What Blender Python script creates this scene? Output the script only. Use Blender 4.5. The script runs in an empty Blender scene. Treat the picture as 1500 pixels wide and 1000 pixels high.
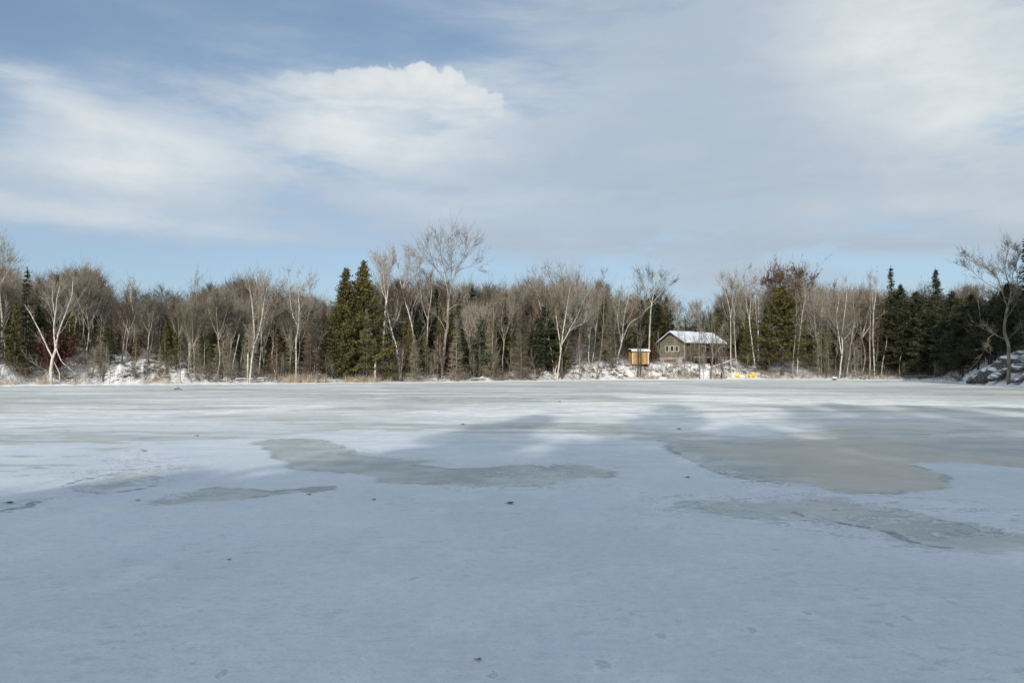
import bpy, math, random
import numpy as np
from math import radians as R_

sc = bpy.context.scene
col = sc.collection
RNG = np.random.default_rng(7)
random.seed(7)

# ------------------------------------------------------------------ camera geometry
CAMH = 1.65
F = 1080.0
PITCH = math.atan(42 / F)
CP, SP = math.cos(PITCH), math.sin(PITCH)

def ray(px, py):
    u = (px - 750) / F; v = (500 - py) / F
    return np.array([u, CP - v * SP, SP + v * CP])

def at(px, py, y):
    """the world point on the sight line of a photo pixel, y metres out"""
    d = ray(px, py); d = d * (y / d[1])
    return np.array([d[0], y, CAMH + d[2]])

def xat(px, y):
    return at(px, 542, y)[0]

def ice_pt(px, py):
    d = ray(px, py); t = -CAMH / d[2]
    return np.array([d[0] * t, d[1] * t])

# ------------------------------------------------------------------ lake outline and ground height
_sh = [(0, 565.5), (100, 564.5), (250, 563.5), (450, 562), (600, 560.6), (700, 559.6), (800, 558.4), (900, 557), (1000, 556.4),
       (1100, 556), (1180, 556.2), (1300, 557), (1380, 559), (1420, 562), (1460, 565), (1500, 566)]
PHI, RAD = [], []
for d, r in [(-180, 5), (-150, 8), (-120, 22), (-90, 40), (-70, 52), (-50, 75)]:
    PHI.append(d); RAD.append(r)
for px, py in _sh:
    p = ice_pt(px, py); PHI.append(math.degrees(math.atan2(p[0], p[1]))); RAD.append(float(np.hypot(*p)))
for d, r in [(38.5, 76), (41, 68), (45, 60), (52, 54), (60, 50), (75, 40), (90, 30), (120, 16), (150, 7), (180, 5)]:
    PHI.append(d); RAD.append(r)

def wob(a):
    return .7 * np.sin(a * 1.9 + 1) + .5 * np.sin(a * 4.3) + .3 * np.sin(a * 9.1 + 2)

def shoreR(x, y):
    a = np.degrees(np.arctan2(x, y))
    return np.interp(a, PHI, RAD) + wob(a) * .5

# rise of the bank by photo column: (px, height 6 m in, height 18 m in, height 50 m in)
_bk = [(-900, 2.0, 3, 6), (0, 2.2, 3.4, 6), (60, 1.2, 3.0, 6), (130, 2.0, 3.6, 6), (220, 2.6, 4.2, 6), (300, 1.3, 3.0, 6), (420, .7, 2.4, 5.5), (560, 1.0, 2.8, 6),
       (700, .8, 2.4, 6), (780, 1.2, 3.2, 6), (860, 2.6, 5.0, 7), (930, 2.5, 3.2, 6), (1000, 2.6, 3.3, 6), (1060, 2.2, 3.4, 6), (1130, 1.0, 2.2, 5.5), (1200, .5, 1.4, 5),
       (1380, .35, 1.4, 5), (1425, 1.2, 2.6, 6), (1470, 2.5, 3.8, 7), (1530, 3.9, 5.4, 8), (1900, 3.6, 6, 9)]
BPX = [b[0] for b in _bk]

def H(x, y):
    x = np.asarray(x, float); y = np.asarray(y, float)
    r = np.hypot(x, y); s = r - shoreR(x, y)
    yy = np.where(y > 5, y, 5); px = 750 + F * x / yy
    px = np.where(y > 5, px, np.where(x < 0, -900, 1900))
    h1 = np.interp(px, BPX, [b[1] for b in _bk]); h2 = np.interp(px, BPX, [b[2] for b in _bk]); h3 = np.interp(px, BPX, [b[3] for b in _bk])
    z = np.where(s < 0, np.maximum(s * .25, -.6), 0)
    z = z + np.where(s > 0, .10 * np.clip(s / .6, 0, 1), 0)
    def ss(a, b, v):
        t = np.clip((v - a) / (b - a), 0, 1); return t * t * (3 - 2 * t)
    z = z + h1 * ss(.9, 7, s) + (h2 - h1) * ss(5, 20, s) + (h3 - h2) * ss(16, 55, s) + 11 * ss(45, 150, s)
    amp = np.clip((s - .8) / 3, 0, 1)
    z = z + amp * (.16 * np.sin(x * .9 + y * .5) * np.sin(y * .8 - x * .3 + 1) + .10 * np.sin(x * 2.1 + 1) * np.sin(y * 1.7) + .05 * np.sin(x * 4.7 + y * 3.1))
    return z

def gz(x, y): return float(H(x, y))

def shore_y(px):
    """depth y of the waterline along a photo column"""
    a = math.atan((px - 750) / F)
    x = math.sin(a) * 100; y = math.cos(a) * 100
    return float(shoreR(x, y)) * math.cos(a)

# ------------------------------------------------------------------ node helper
class NT:
    def __init__(s, tree):
        s.t = tree; s.n = tree.nodes; s.l = tree.links
    def new(s, typ, **kw):
        n = s.n.new(typ)
        for k, v in kw.items(): setattr(n, k, v)
        return n
    def put(s, inp, v):
        if isinstance(v, bpy.types.NodeSocket): s.l.new(v, inp)
        elif isinstance(v, (tuple, list)) and len(v) == 3 and inp.type == 'RGBA': inp.default_value = (*v, 1)
        else: inp.default_value = v
    def m(s, op, a, b=None, c=None, clamp=False):
        n = s.new('ShaderNodeMath', operation=op, use_clamp=clamp)
        s.put(n.inputs[0], a)
        if b is not None: s.put(n.inputs[1], b)
        if c is not None: s.put(n.inputs[2], c)
        return n.outputs[0]
    def add(s, a, b): return s.m('ADD', a, b)
    def sub(s, a, b): return s.m('SUBTRACT', a, b)
    def mul(s, a, b): return s.m('MULTIPLY', a, b)
    def mx(s, a, b): return s.m('MAXIMUM', a, b)
    def ramp(s, v, a, b, lo=0., hi=1., smooth=True):
        n = s.new('ShaderNodeMapRange'); n.interpolation_type = 'SMOOTHSTEP' if smooth else 'LINEAR'
        s.put(n.inputs[0], v); n.inputs[1].default_value = a; n.inputs[2].default_value = b
        n.inputs[3].default_value = lo; n.inputs[4].default_value = hi
        return n.outputs[0]
    def mix(s, f, a, b, blend='MIX'):
        n = s.new('ShaderNodeMix', data_type='RGBA', blend_type=blend)
        s.put(n.inputs[0], f); s.put(n.inputs[6], a); s.put(n.inputs[7], b)
        return n.outputs[2]
    def noise(s, vec, scale, detail=4, rough=.55, dist=0.):
        n = s.new('ShaderNodeTexNoise'); s.put(n.inputs['Vector'], vec)
        n.inputs['Scale'].default_value = scale; n.inputs['Detail'].default_value = detail
        n.inputs['Roughness'].default_value = rough; n.inputs['Distortion'].default_value = dist
        return n.outputs[0]
    def mapping(s, vec, scale=(1, 1, 1), loc=(0, 0, 0), rot=(0, 0, 0)):
        n = s.new('ShaderNodeMapping'); s.put(n.inputs[0], vec)
        n.inputs['Location'].default_value = loc; n.inputs['Rotation'].default_value = rot; n.inputs['Scale'].default_value = scale
        return n.outputs[0]
    def attr(s, name):
        n = s.new('ShaderNodeAttribute'); n.attribute_name = name
        return n.outputs['Fac']
    def pos(s): return s.new('ShaderNodeNewGeometry').outputs['Position']
    def obj(s): return s.new('ShaderNodeTexCoord').outputs['Object']
    def new_x(s, p):
        n = s.new('ShaderNodeSeparateXYZ'); s.put(n.inputs[0], p); return n.outputs[0]
    def rnd(s): return s.new('ShaderNodeObjectInfo').outputs['Random']
    def bump(s, h, strength, dist):
        n = s.new('ShaderNodeBump'); n.inputs['Strength'].default_value = strength; n.inputs['Distance'].default_value = dist
        s.put(n.inputs['Height'], h); return n.outputs[0]

def new_mat(name, fn, rough=.85, spec=.25):
    m = bpy.data.materials.new(name); m.use_nodes = True
    t = NT(m.node_tree); b = m.node_tree.nodes['Principled BSDF']
    b.inputs['Roughness'].default_value = rough
    b.inputs['Specular IOR Level'].default_value = spec
    c = fn(t, b)
    if c is not None: t.put(b.inputs['Base Color'], c)
    return m

def two_tone(c1, c2, scale=3., rnd_amt=.25, stretch=(1, 1, 1), bump=0.):
    def fn(t, b):
        v = t.mapping(t.obj(), stretch)
        n = t.noise(v, scale, 5, .6)
        c = t.mix(t.ramp(n, .35, .65), c1, c2)
        if rnd_amt:
            k = t.ramp(t.rnd(), 0, 1, 1 - rnd_amt, 1 + rnd_amt, False)
            h = t.new('ShaderNodeHueSaturation'); h.inputs['Hue'].default_value = .5
            t.put(h.inputs['Value'], k); t.put(h.inputs['Color'], c); c = h.outputs[0]
        if bump: t.put(b.inputs['Normal'], t.bump(n, .6, bump))
        return c
    return fn

def m_birch(t, b):
    v = t.mapping(t.obj(), (1, 1, 1))
    n = t.noise(v, 3, 4, .6)
    bands = t.noise(t.mapping(t.obj(), (2, 2, 9)), 2.2, 3, .6)
    low = t.noise(t.mapping(t.obj(), (1, 1, 1.6)), 1.3, 2, .5)
    c = t.mix(t.ramp(n, .3, .7), (.46, .42, .36), (.72, .69, .62))
    c = t.mix(t.ramp(bands, .55, .66), c, (.10, .085, .07))
    c = t.mix(t.ramp(low, .56, .68, 0, .8), c, (.13, .11, .09))
    return c

def leaf_mat(name, dark, light, rnd_amt=.18, trans=True):
    def fn(t, b):
        a = t.attr('tint')
        n = t.noise(t.obj(), .9, 3, .6)
        f = t.add(t.mul(a, .7), t.mul(n, .45))
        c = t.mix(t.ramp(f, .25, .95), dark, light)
        h = t.new('ShaderNodeHueSaturation')
        t.put(h.inputs['Value'], t.ramp(t.rnd(), 0, 1, 1 - rnd_amt, 1 + rnd_amt, False)); t.put(h.inputs['Color'], c)
        return h.outputs[0]
    return new_mat(name, fn, .7, .25)

M = {}
M['birch'] = new_mat('birch_bark', m_birch, .7)
M['birch_twig'] = new_mat('birch_twig', two_tone((.20, .165, .135), (.36, .315, .27), 2.5, .15))
M['grey_bark'] = new_mat('grey_bark', two_tone((.15, .13, .105), (.32, .285, .235), 3, .3, (1, 1, .3), .02))
M['pale_bark'] = new_mat('pale_bark', two_tone((.27, .245, .20), (.54, .50, .42), 3, .25, (1, 1, .35), .02))
M['dark_bark'] = new_mat('dark_bark', two_tone((.045, .038, .03), (.13, .11, .09), 4, .25, (1, 1, .3), .02))
M['grey_twig'] = new_mat('grey_twig', two_tone((.125, .11, .085), (.27, .24, .19), 1.5, .3))
M['brown_twig'] = new_mat('brown_twig', two_tone((.105, .082, .06), (.21, .17, .12), 1.5, .3))
M['larch_twig'] = new_mat('larch_twig', two_tone((.15, .13, .09), (.31, .265, .18), 1.5, .3))
M['dark_twig'] = new_mat('dark_twig', two_tone((.06, .052, .04), (.13, .11, .088), .6, 0))
M['rust_twig'] = new_mat('rust_twig', two_tone((.085, .06, .045), (.17, .12, .09), 1.5, .25))
M['cedar'] = leaf_mat('cedar_foliage', (.026, .030, .012), (.155, .135, .038))
M['spruce'] = leaf_mat('spruce_foliage', (.014, .024, .012), (.065, .085, .035))
M['bluespruce'] = leaf_mat('pale_spruce_foliage', (.030, .045, .030), (.12, .14, .09))
M['dark'] = leaf_mat('dark_conifer_foliage', (.013, .018, .009), (.062, .068, .028))
M['rustleaf'] = leaf_mat('rust_leaf', (.05, .020, .016), (.15, .052, .040))
M['bigoak'] = leaf_mat('rust_oak_leaf', (.09, .05, .034), (.20, .105, .065))
M['oakleaf'] = leaf_mat('oak_leaf', (.07, .05, .032), (.165, .11, .07))

# ------------------------------------------------------------------ mesh building
def nrm(a): return a / np.maximum(np.linalg.norm(a, axis=-1, keepdims=True), 1e-9)

class MB:
    def __init__(s): s.V = []; s.Q = []; s.T = []; s.n = 0; s.tq = []; s.tt = []
    def verts(s, v):
        v = np.asarray(v, float); o = s.n; s.V.append(v); s.n += len(v); return o
    def quads(s, q, tint=None):
        q = np.asarray(q, np.int64).reshape(-1, 4); s.Q.append(q)
        s.tq.append(np.full(len(q), .5) if tint is None else np.broadcast_to(tint, (len(q),)))
    def tris(s, q, tint=None):
        q = np.asarray(q, np.int64).reshape(-1, 3); s.T.append(q)
        s.tt.append(np.full(len(q), .5) if tint is None else np.broadcast_to(tint, (len(q),)))
    def tube(s, pts, rad, sides=7, cap=True):
        pts = np.asarray(pts, float); n = len(pts); rad = np.asarray(rad, float)
        d = np.gradient(pts, axis=0); d = nrm(d)
        ref = np.array([0.31, .95, .0]) if abs(d[0][2]) > .7 else np.array([0, 0, 1.])
        a = nrm(np.cross(d, ref)); b = np.cross(d, a)
        th = np.arange(sides) * 2 * math.pi / sides
        ring = a[:, None] * np.cos(th)[None, :, None] + b[:, None] * np.sin(th)[None, :, None]
        v = pts[:, None] + ring * rad[:, None, None]
        o = s.verts(v.reshape(-1, 3))
        i = np.arange(n - 1)[:, None] * sides; j = np.arange(sides)[None]; k = (j + 1) % sides
        s.quads(np.stack([o + i + j, o + i + k, o + i + sides + k, o + i + sides + j], -1).reshape(-1, 4))
        if cap:
            c = s.verts([pts[-1] + d[-1] * rad[-1] * .3]); jj = np.arange(sides); base = o + (n - 1) * sides
            s.tris(np.stack([base + jj, base + (jj + 1) % sides, np.full(sides, c)], -1))
    def sticks(s, p0, p1, r0, r1):
        """many thin three-sided twigs at once"""
        p0 = np.asarray(p0); p1 = np.asarray(p1); N = len(p0)
        if N == 0: return
        r0 = np.broadcast_to(r0, (N,)); r1 = np.broadcast_to(r1, (N,))
        d = nrm(p1 - p0); ref = np.where(np.abs(d[:, 2:3]) > .8, np.array([[1., .2, 0]]), np.array([[0, 0, 1.]]))
        a = nrm(np.cross(d, ref)); b = np.cross(d, a)
        th = np.array([0, 2.094, 4.189])
        ring = a[:, None] * np.cos(th)[None, :, None] + b[:, None] * np.sin(th)[None, :, None]
        v = np.concatenate([p0[:, None] + ring * r0[:, None, None], p1[:, None] + ring * r1[:, None, None]], 1)
        o = s.verts(v.reshape(-1, 3)); i = (o + np.arange(N) * 6)[:, None]
        for q in ((0, 1, 4, 3), (1, 2, 5, 4), (2, 0, 3, 5)): s.quads(i + np.array(q)[None])
    def leaves(s, c, size, tint, flat=0., rng=RNG, up=None):
        """leafy sprays: bent diamond faces about the points c"""
        N = len(c); a = rng.normal(size=(N, 3)); a[:, 2] *= (1 - flat); a = nrm(a)
        b = rng.normal(size=(N, 3)); b[:, 2] *= (1 - flat); b = nrm(np.cross(a, b) * np.array([1, 1, 1.])) if flat == 0 else nrm(b - a * (a * b).sum(1, keepdims=True))
        sz = np.broadcast_to(size, (N,))[:, None] * rng.uniform(.6, 1.35, (N, 1))
        v = np.stack([c - a * sz, c - b * sz * .42, c + a * sz, c + b * sz * .42 + np.array([0, 0, 0.])], 1)
        o = s.verts(v.reshape(-1, 3)); i = (o + np.arange(N) * 4)[:, None]
        s.quads(i + np.array([0, 1, 2, 3])[None], tint)
    def box(s, lo, hi, M3=None):
        lo = np.array(lo, float); hi = np.array(hi, float)
        c = np.array([[x, y, z] for z in (lo[2], hi[2]) for y in (lo[1], hi[1]) for x in (lo[0], hi[0])])
        if M3 is not None: c = M3(c)
        o = s.verts(c)
        s.quads(o + np.array([[0, 2, 3, 1], [4, 5, 7, 6], [0, 1, 5, 4], [2, 6, 7, 3], [0, 4, 6, 2], [1, 3, 7, 5]]))
    def poly(s, pts):
        pts = np.asarray(pts, float); o = s.verts(pts)
        if len(pts) == 4: s.quads([[o, o + 1, o + 2, o + 3]])
        else: s.tris([[o, o + k, o + k + 1] for k in range(1, len(pts) - 1)])
    def mesh(s, name, mats, smooth=False):
        me = bpy.data.meshes.new(name)
        V = np.concatenate(s.V) if s.V else np.zeros((0, 3))
        Q = np.concatenate(s.Q) if s.Q else np.zeros((0, 4), int); T = np.concatenate(s.T) if s.T else np.zeros((0, 3), int)
        nq, nt = len(Q), len(T)
        me.vertices.add(len(V)); me.vertices.foreach_set('co', V.astype(np.float32).ravel())
        me.loops.add(nq * 4 + nt * 3); me.loops.foreach_set('vertex_index', np.concatenate([Q.ravel(), T.ravel()]).astype(np.int32))
        me.polygons.add(nq + nt)
        ls = np.concatenate([np.arange(nq) * 4, nq * 4 + np.arange(nt) * 3]).astype(np.int32)
        me.polygons.foreach_set('loop_start', ls)
        me.polygons.foreach_set('use_smooth', np.full(nq + nt, smooth))
        at_ = me.attributes.new('tint', 'FLOAT', 'FACE')
        at_.data.foreach_set('value', np.concatenate(s.tq + s.tt).astype(np.float32) if nq + nt else np.zeros(0, np.float32))
        me.update(calc_edges=True); me.validate()
        for m in (mats if isinstance(mats, (list, tuple)) else [mats]): me.materials.append(m)
        return me

def link(name, data, parent=None, loc=None, rz=0., scale=None):
    o = bpy.data.objects.new(name, data); col.objects.link(o)
    if parent is not None: o.parent = parent
    if loc is not None: o.location = [float(v) for v in loc]
    if rz: o.rotation_euler = (0, 0, rz)
    if scale is not None: o.scale = (scale,) * 3 if np.isscalar(scale) else scale
    return o

def tag(o, label=None, cat=None, group=None, kind=None):
    if label: o['label'] = label
    if cat: o['category'] = cat
    if group: o['group'] = group
    if kind: o['kind'] = kind
    return o

# ------------------------------------------------------------------ tree growing
def fan(rng, P, D, L, Rr, n, ang, lenf, rf, up, tmin=.25, tip=True):
    """n children on every straight parent branch plus one going on from its tip"""
    N = len(P)
    if N == 0: return P, D, L, Rr
    idx = np.repeat(np.arange(N), n); t = rng.uniform(tmin, 1, len(idx)); a = rng.normal(ang, ang * .25, len(idx))
    if tip:
        idx = np.concatenate([idx, np.arange(N)]); t = np.concatenate([t, np.ones(N)]); a = np.concatenate([a, rng.normal(0, .22, N)])
    Dp = D[idx]; r = rng.normal(size=(len(idx), 3)); r = nrm(r - Dp * (r * Dp).sum(1, keepdims=True))
    Dc = nrm(Dp * np.cos(a)[:, None] + r * np.sin(a)[:, None] + np.array([0, 0, up]))
    lf = np.where(t > .999, .75, lenf * (1.2 - .55 * t))
    Lc = L[idx] * lf * rng.uniform(.65, 1.2, len(idx))
    return P[idx] + Dp * (L[idx] * t)[:, None], Dc, Lc, Rr[idx] * rf

def along(pts, t):
    pts = np.asarray(pts); n = len(pts) - 1; f = np.clip(t * n, 0, n - 1e-6); i = f.astype(int); k = (f - i)[:, None]
    return pts[i] * (1 - k) + pts[i + 1] * k, nrm(pts[i + 1] - pts[i])

def smooth_path(pts, n=4):
    """Catmull-Rom through the points"""
    p = np.asarray(pts, float)
    if len(p) < 3: 
        return np.array([p[0] + (p[-1] - p[0]) * k / n for k in range(n + 1)])
    q = np.vstack([2 * p[0] - p[1], p, 2 * p[-1] - p[-2]]); out = []
    for i in range(1, len(q) - 2):
        for k in range(n):
            t = k / n
            out.append(.5 * (2 * q[i] + (q[i + 1] - q[i - 1]) * t + (2 * q[i - 1] - 5 * q[i] + 4 * q[i + 1] - q[i + 2]) * t * t + (3 * q[i] - q[i - 1] - 3 * q[i + 1] + q[i + 2]) * t ** 3))
    out.append(p[-1]); return np.array(out)

def crown_on(mb, rng, limbs, n1=9, len1=2.2, ang=.75, up=.25, levels=3, n=(5, 4, 4), r1=.03, twig=.008, tlo=.3, droop=False, mbt=None):
    """side branches and twigs on a list of limb paths (pts, r0, r1)"""
    Ps, Ds, Ls, Rs = [], [], [], []
    for pts, a, b, w in limbs:
        k = max(2, int(n1 * w * min(2., .25 + float(np.linalg.norm(np.diff(pts, axis=0), axis=1).sum()) / 4.2))); t = rng.uniform(tlo, 1, k); p, d = along(pts, t)
        p2, d2 = along(pts, np.array([.999])); 
        r = rng.normal(size=(k, 3)); r = nrm(r - d * (r * d).sum(1, keepdims=True)); an = rng.normal(ang, .18, k)
        dd = nrm(d * np.cos(an)[:, None] + r * np.sin(an)[:, None] + np.array([0, 0, up]))
        Ps.append(np.vstack([p, p2])); Ds.append(np.vstack([dd, d2])); Ls.append(np.append(len1 * (1.25 - .8 * t) * rng.uniform(.6, 1.3, k), len1 * .35))
        Rs.append(np.append(np.full(k, r1), max(b, r1 * .7)))
    P, D, L, Rr = np.vstack(Ps), np.vstack(Ds), np.concatenate(Ls), np.concatenate(Rs)
    mb.sticks(P, P + D * L[:, None], Rr, Rr * .55)
    for lv in range(levels):
        upv = up * .5 if not droop or lv < 1 else -.25
        P, D, L, Rr = fan(rng, P, D, L, Rr, n[lv], .62, .55, .62, upv)
        Rr = np.maximum(Rr, twig)
        mb.sticks(P, P + D * L[:, None], Rr, np.maximum(Rr * .6, twig * .6))
    return P, D, L

def trunk_path(rng, H_, lean=.03, wobble=.012, n=9):
    z = np.linspace(0, 1, n); w = np.cumsum(rng.normal(0, wobble, (n, 2)), 0); w[0] = 0
    l = rng.normal(0, lean, 2)
    return np.column_stack([(w[:, 0] + l[0] * z) * H_, (w[:, 1] + l[1] * z) * H_, z * H_])

def make_hardwood(seed, Hh, broad, rad, tw=.010):
    """bare tree standing at the origin; returns (trunk builder, crown builder)"""
    rng = np.random.default_rng(seed); tb, cb = MB(), MB()
    if not broad:
        tp = trunk_path(rng, Hh * .93); tr = np.linspace(rad, rad * .12, len(tp)); tb.tube(tp, tr, 7)
        limbs = [(tp[3:], .04, .02, 1.6)]
        k = 9
        for i in range(k):
            t = rng.uniform(.46, .92); p, d = along(tp, np.array([t])); az = rng.uniform(0, 6.28); an = rng.uniform(.3, .65)
            v = np.array([math.cos(az) * math.sin(an), math.sin(az) * math.sin(an), math.cos(an)]); ln = (1 - t) * Hh * .55 + 1.0
            q = np.array([p[0], p[0] + v * ln * .5, p[0] + v * ln * .8 + [0, 0, ln * .15], p[0] + v * ln + [0, 0, ln * .3]])
            tb.tube(q, np.linspace(rad * .36, .016, 4), 5); limbs.append((q, .02, .012, .8))
        crown_on(cb, rng, limbs, 9, Hh * .13, ang=.55, up=.35, levels=3, n=(3, 3, 2), r1=.02, twig=tw)
    else:
        f = rng.uniform(.28, .42); tp = trunk_path(rng, Hh * f, n=5); tb.tube(tp, np.linspace(rad, rad * .75, len(tp)), 8, False)
        limbs = []; k = rng.integers(4, 6)
        for i in range(k):
            az = i * 6.283 / k + rng.uniform(-.4, .4); an = rng.uniform(.12, .5); ln = Hh * (1 - f) * rng.uniform(.85, 1.0)
            v = np.array([math.cos(az) * math.sin(an), math.sin(az) * math.sin(an), math.cos(an)])
            q = [tp[-1] - [0, 0, .1]]
            for s_ in (.2, .45, .7, .95): q.append(tp[-1] + v * ln * s_ + rng.normal(0, .03 * ln, 3) * [1, 1, .3] + [0, 0, .08 * ln * s_])
            q = smooth_path(q, 2); tb.tube(q, np.linspace(rad * .55, .02, len(q)), 6); limbs.append((q, .04, .014, 1.3))
            for j in range(3):
                t = rng.uniform(.25, .75); p, d = along(q, np.array([t])); r = rng.normal(size=3); r[2] = abs(r[2]) * .5
                w = nrm(d[0] + nrm(r) * .75); l2 = ln * (1 - t) * .75 + .6
                qq = np.array([p[0], p[0] + w * l2 * .5, p[0] + w * l2 * .85 + [0, 0, l2 * .2], p[0] + w * l2 + [0, 0, l2 * .35]])
                tb.tube(qq, np.linspace(rad * .28, .014, 4), 5); limbs.append((qq, .02, .012, .7))
        cb.pdl = crown_on(cb, rng, limbs, 8, Hh * .14, ang=.55, up=.3, levels=3, n=(3, 2, 2), r1=.024, twig=tw * 1.1, tlo=.10)
    return tb, cb

def make_larch(seed, Hh, hw, rad=.09, dens=1., bare_low=.08, sub=9):
    """leafless conifer: a straight pole with level wiry branches and fine side twigs"""
    rng = np.random.default_rng(seed); tb, cb = MB(), MB()
    tp = trunk_path(rng, Hh, .012, .003, 8); tb.tube(tp, np.linspace(rad, .012, 8), 6)
    k = int(Hh * 20 * dens); t = bare_low + (1 - bare_low) * rng.uniform(0, 1, k) ** .9; t = np.clip(t, 0, .99)
    p, d = along(tp, t); az = rng.uniform(0, 6.283, k); ln = hw * (1.02 - t) ** .8 * rng.uniform(.55, 1.25, k) + .15
    el = rng.normal(-.10, .16, k) + t * .45
    v = np.column_stack([np.cos(az) * np.cos(el), np.sin(az) * np.cos(el), np.sin(el)])
    m = p + v * (ln * .6)[:, None]; e = m + nrm(v + [0, 0, .22]) * (ln * .4)[:, None]
    cb.sticks(p, m, .020, .014); cb.sticks(m, e, .014, .008)
    idx = np.repeat(np.arange(k), sub); tt = rng.uniform(.2, 1, len(idx)); st = p[idx] + (e - p)[idx] * tt[:, None]
    r = rng.normal(size=(len(idx), 3)) * [1, 1, .45]; dd = nrm(v[idx] * .9 + nrm(r)); l2 = ln[idx] * (1.15 - tt) * .42 * rng.uniform(.5, 1.3, len(idx)) + .06
    en = st + dd * l2[:, None]; cb.sticks(st, en, .011, .007)
    r = rng.normal(size=(len(idx), 3)) * [1, 1, .5]; s2 = (st + en) / 2; cb.sticks(s2, s2 + nrm(dd * .7 + nrm(r)) * (l2 * .6)[:, None], .010, .006)
    return tb, cb

def make_conifer(seed, Hh, hw, kind='spruce', bare_low=.05, rad=.16, dens=1., top_sharp=1.):
    rng = np.random.default_rng(seed); tb, cb, fb = MB(), MB(), MB()
    tp = trunk_path(rng, Hh, .01, .003, 8); tb.tube(tp, np.linspace(rad, .015, 8), 7)
    k = int(Hh * 20 * dens); t = bare_low + (1 - bare_low) * rng.uniform(0, 1, k) ** .85; t = np.clip(t, 0, .995)
    if kind == 'spruce': t = np.round(t * Hh / .55) * .55 / Hh + rng.normal(0, .006, k); t = np.clip(t, bare_low, .995)
    p, d = along(tp, t); az = rng.uniform(0, 6.283, k)
    prof = (1.0 - t) ** .9 if kind != 'hemlock' else np.clip(1.25 - 1.15 * t, 0, 1) ** .6 * np.clip((1 - t) * 5, 0, 1) ** .5
    lob = 1 + .26 * np.sin(az * 3 + t * 9 + seed) + .16 * np.sin(az * 5 - t * 17) + .12 * np.sin(t * 41 + seed)
    ln = hw * 1.22 * prof * lob * rng.uniform(.4, 1.22, k) + .12
    el = {'cedar': .25, 'spruce': -.12, 'hemlock': .02}[kind] + t * .6 + rng.normal(0, .14, k)
    v = np.column_stack([np.cos(az) * np.cos(el), np.sin(az) * np.cos(el), np.sin(el)])
    e = p + v * ln[:, None] + np.array([0, 0, 1.]) * (ln * (.0 if kind != 'spruce' else .06))[:, None]
    cb.sticks(p, e, .02, .008)
    q = np.maximum((ln * 13).astype(int), 4); idx = np.repeat(np.arange(k), q); tt = rng.uniform(.22, 1.02, len(idx)) ** .8
    drop = {'cedar': -.05, 'spruce': -.10, 'hemlock': -.13}[kind]
    c = p[idx] + (e - p)[idx] * tt[:, None] + rng.normal(size=(len(idx), 3)) * (np.array([.16, .16, .07 if kind == 'spruce' else .13])) * (1.2 - .5 * tt)[:, None]
    c[:, 2] += drop * rng.uniform(0, 2, len(idx))
    bt = rng.uniform(0, 1, k)
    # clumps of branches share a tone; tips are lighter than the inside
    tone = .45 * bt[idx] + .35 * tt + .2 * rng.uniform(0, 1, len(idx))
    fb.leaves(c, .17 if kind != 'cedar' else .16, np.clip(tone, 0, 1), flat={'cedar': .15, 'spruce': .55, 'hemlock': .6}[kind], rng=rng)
    # leading shoots at the very top
    m = 40; c = tp[-1] + rng.normal(size=(m, 3)) * [.07, .07, .3] + [0, 0, -.1]
    fb.leaves(c, .10, .5, 0., rng)
    return tb, cb, fb

def make_leafy(seed, Hh, hw, low=.05, n=5200, size=.10, stems=5):
    """small tree or bush that has kept its dead leaves"""
    rng = np.random.default_rng(seed); tb, cb, fb = MB(), MB(), MB(); limbs = []
    for i in range(stems):
        az = rng.uniform(0, 6.28); an = rng.uniform(.05, .5)
        v = np.array([math.cos(az) * math.sin(an) * hw / Hh * 2, math.sin(az) * math.sin(an) * hw / Hh * 2, 1.])
        q = np.array([v * Hh * s * .8 + rng.normal(0, .02 * Hh, 3) * (s > 0) for s in (0, .3, .6, 1.)])
        tb.tube(q, np.linspace(.06, .012, 4), 5); limbs.append((q, .02, .01, 1.))
    P, D, L = crown_on(cb, rng, limbs, 8, hw * .55, levels=2, n=(4, 3, 3), r1=.014, twig=.006, tlo=low)
    i = rng.integers(0, len(P), n); c = P[i] + D[i] * (L[i] * rng.uniform(0, 1, n))[:, None] + rng.normal(0, .05, (n, 3))
    fb.leaves(c, size, rng.uniform(0, 1, n), 0., rng)
    return tb, cb, fb

def stand(name, label, cat, loc, trunk, branches, foliage=None, rz=0., scale=None, group=None):
    """a tree or bush: an Empty at its foot with trunk, branches and foliage under it"""
    e = link(name, None, None, loc, rz, scale); tag(e, label, cat, group); e.empty_display_size = .5
    if trunk is not None: link('trunk', trunk, e)
    if branches is not None: link('branches', branches, e)
    if foliage is not None: link('foliage', foliage, e)
    return e

def foot(px, y, sink=.1):
    x = xat(px, y); return np.array([x, y, gz(x, y) - sink])

def make_oak(seed, Hh, wide, n, size):
    tb, cb = make_hardwood(seed, Hh, True, .2); P, D, L = cb.pdl; rng = np.random.default_rng(seed + 1); fb = MB()
    i = rng.integers(0, len(P), n); c = P[i] + D[i] * (L[i] * rng.uniform(0, 1, n))[:, None] + rng.normal(0, .06, (n, 3)); fb.leaves(c, size, rng.uniform(0, 1, n), 0., rng)
    for m in (tb, cb, fb): m.V = [v * np.array([wide, wide, 1.]) for v in m.V]
    return tb, cb, fb

def m_per_px(y): return y / F

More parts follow.
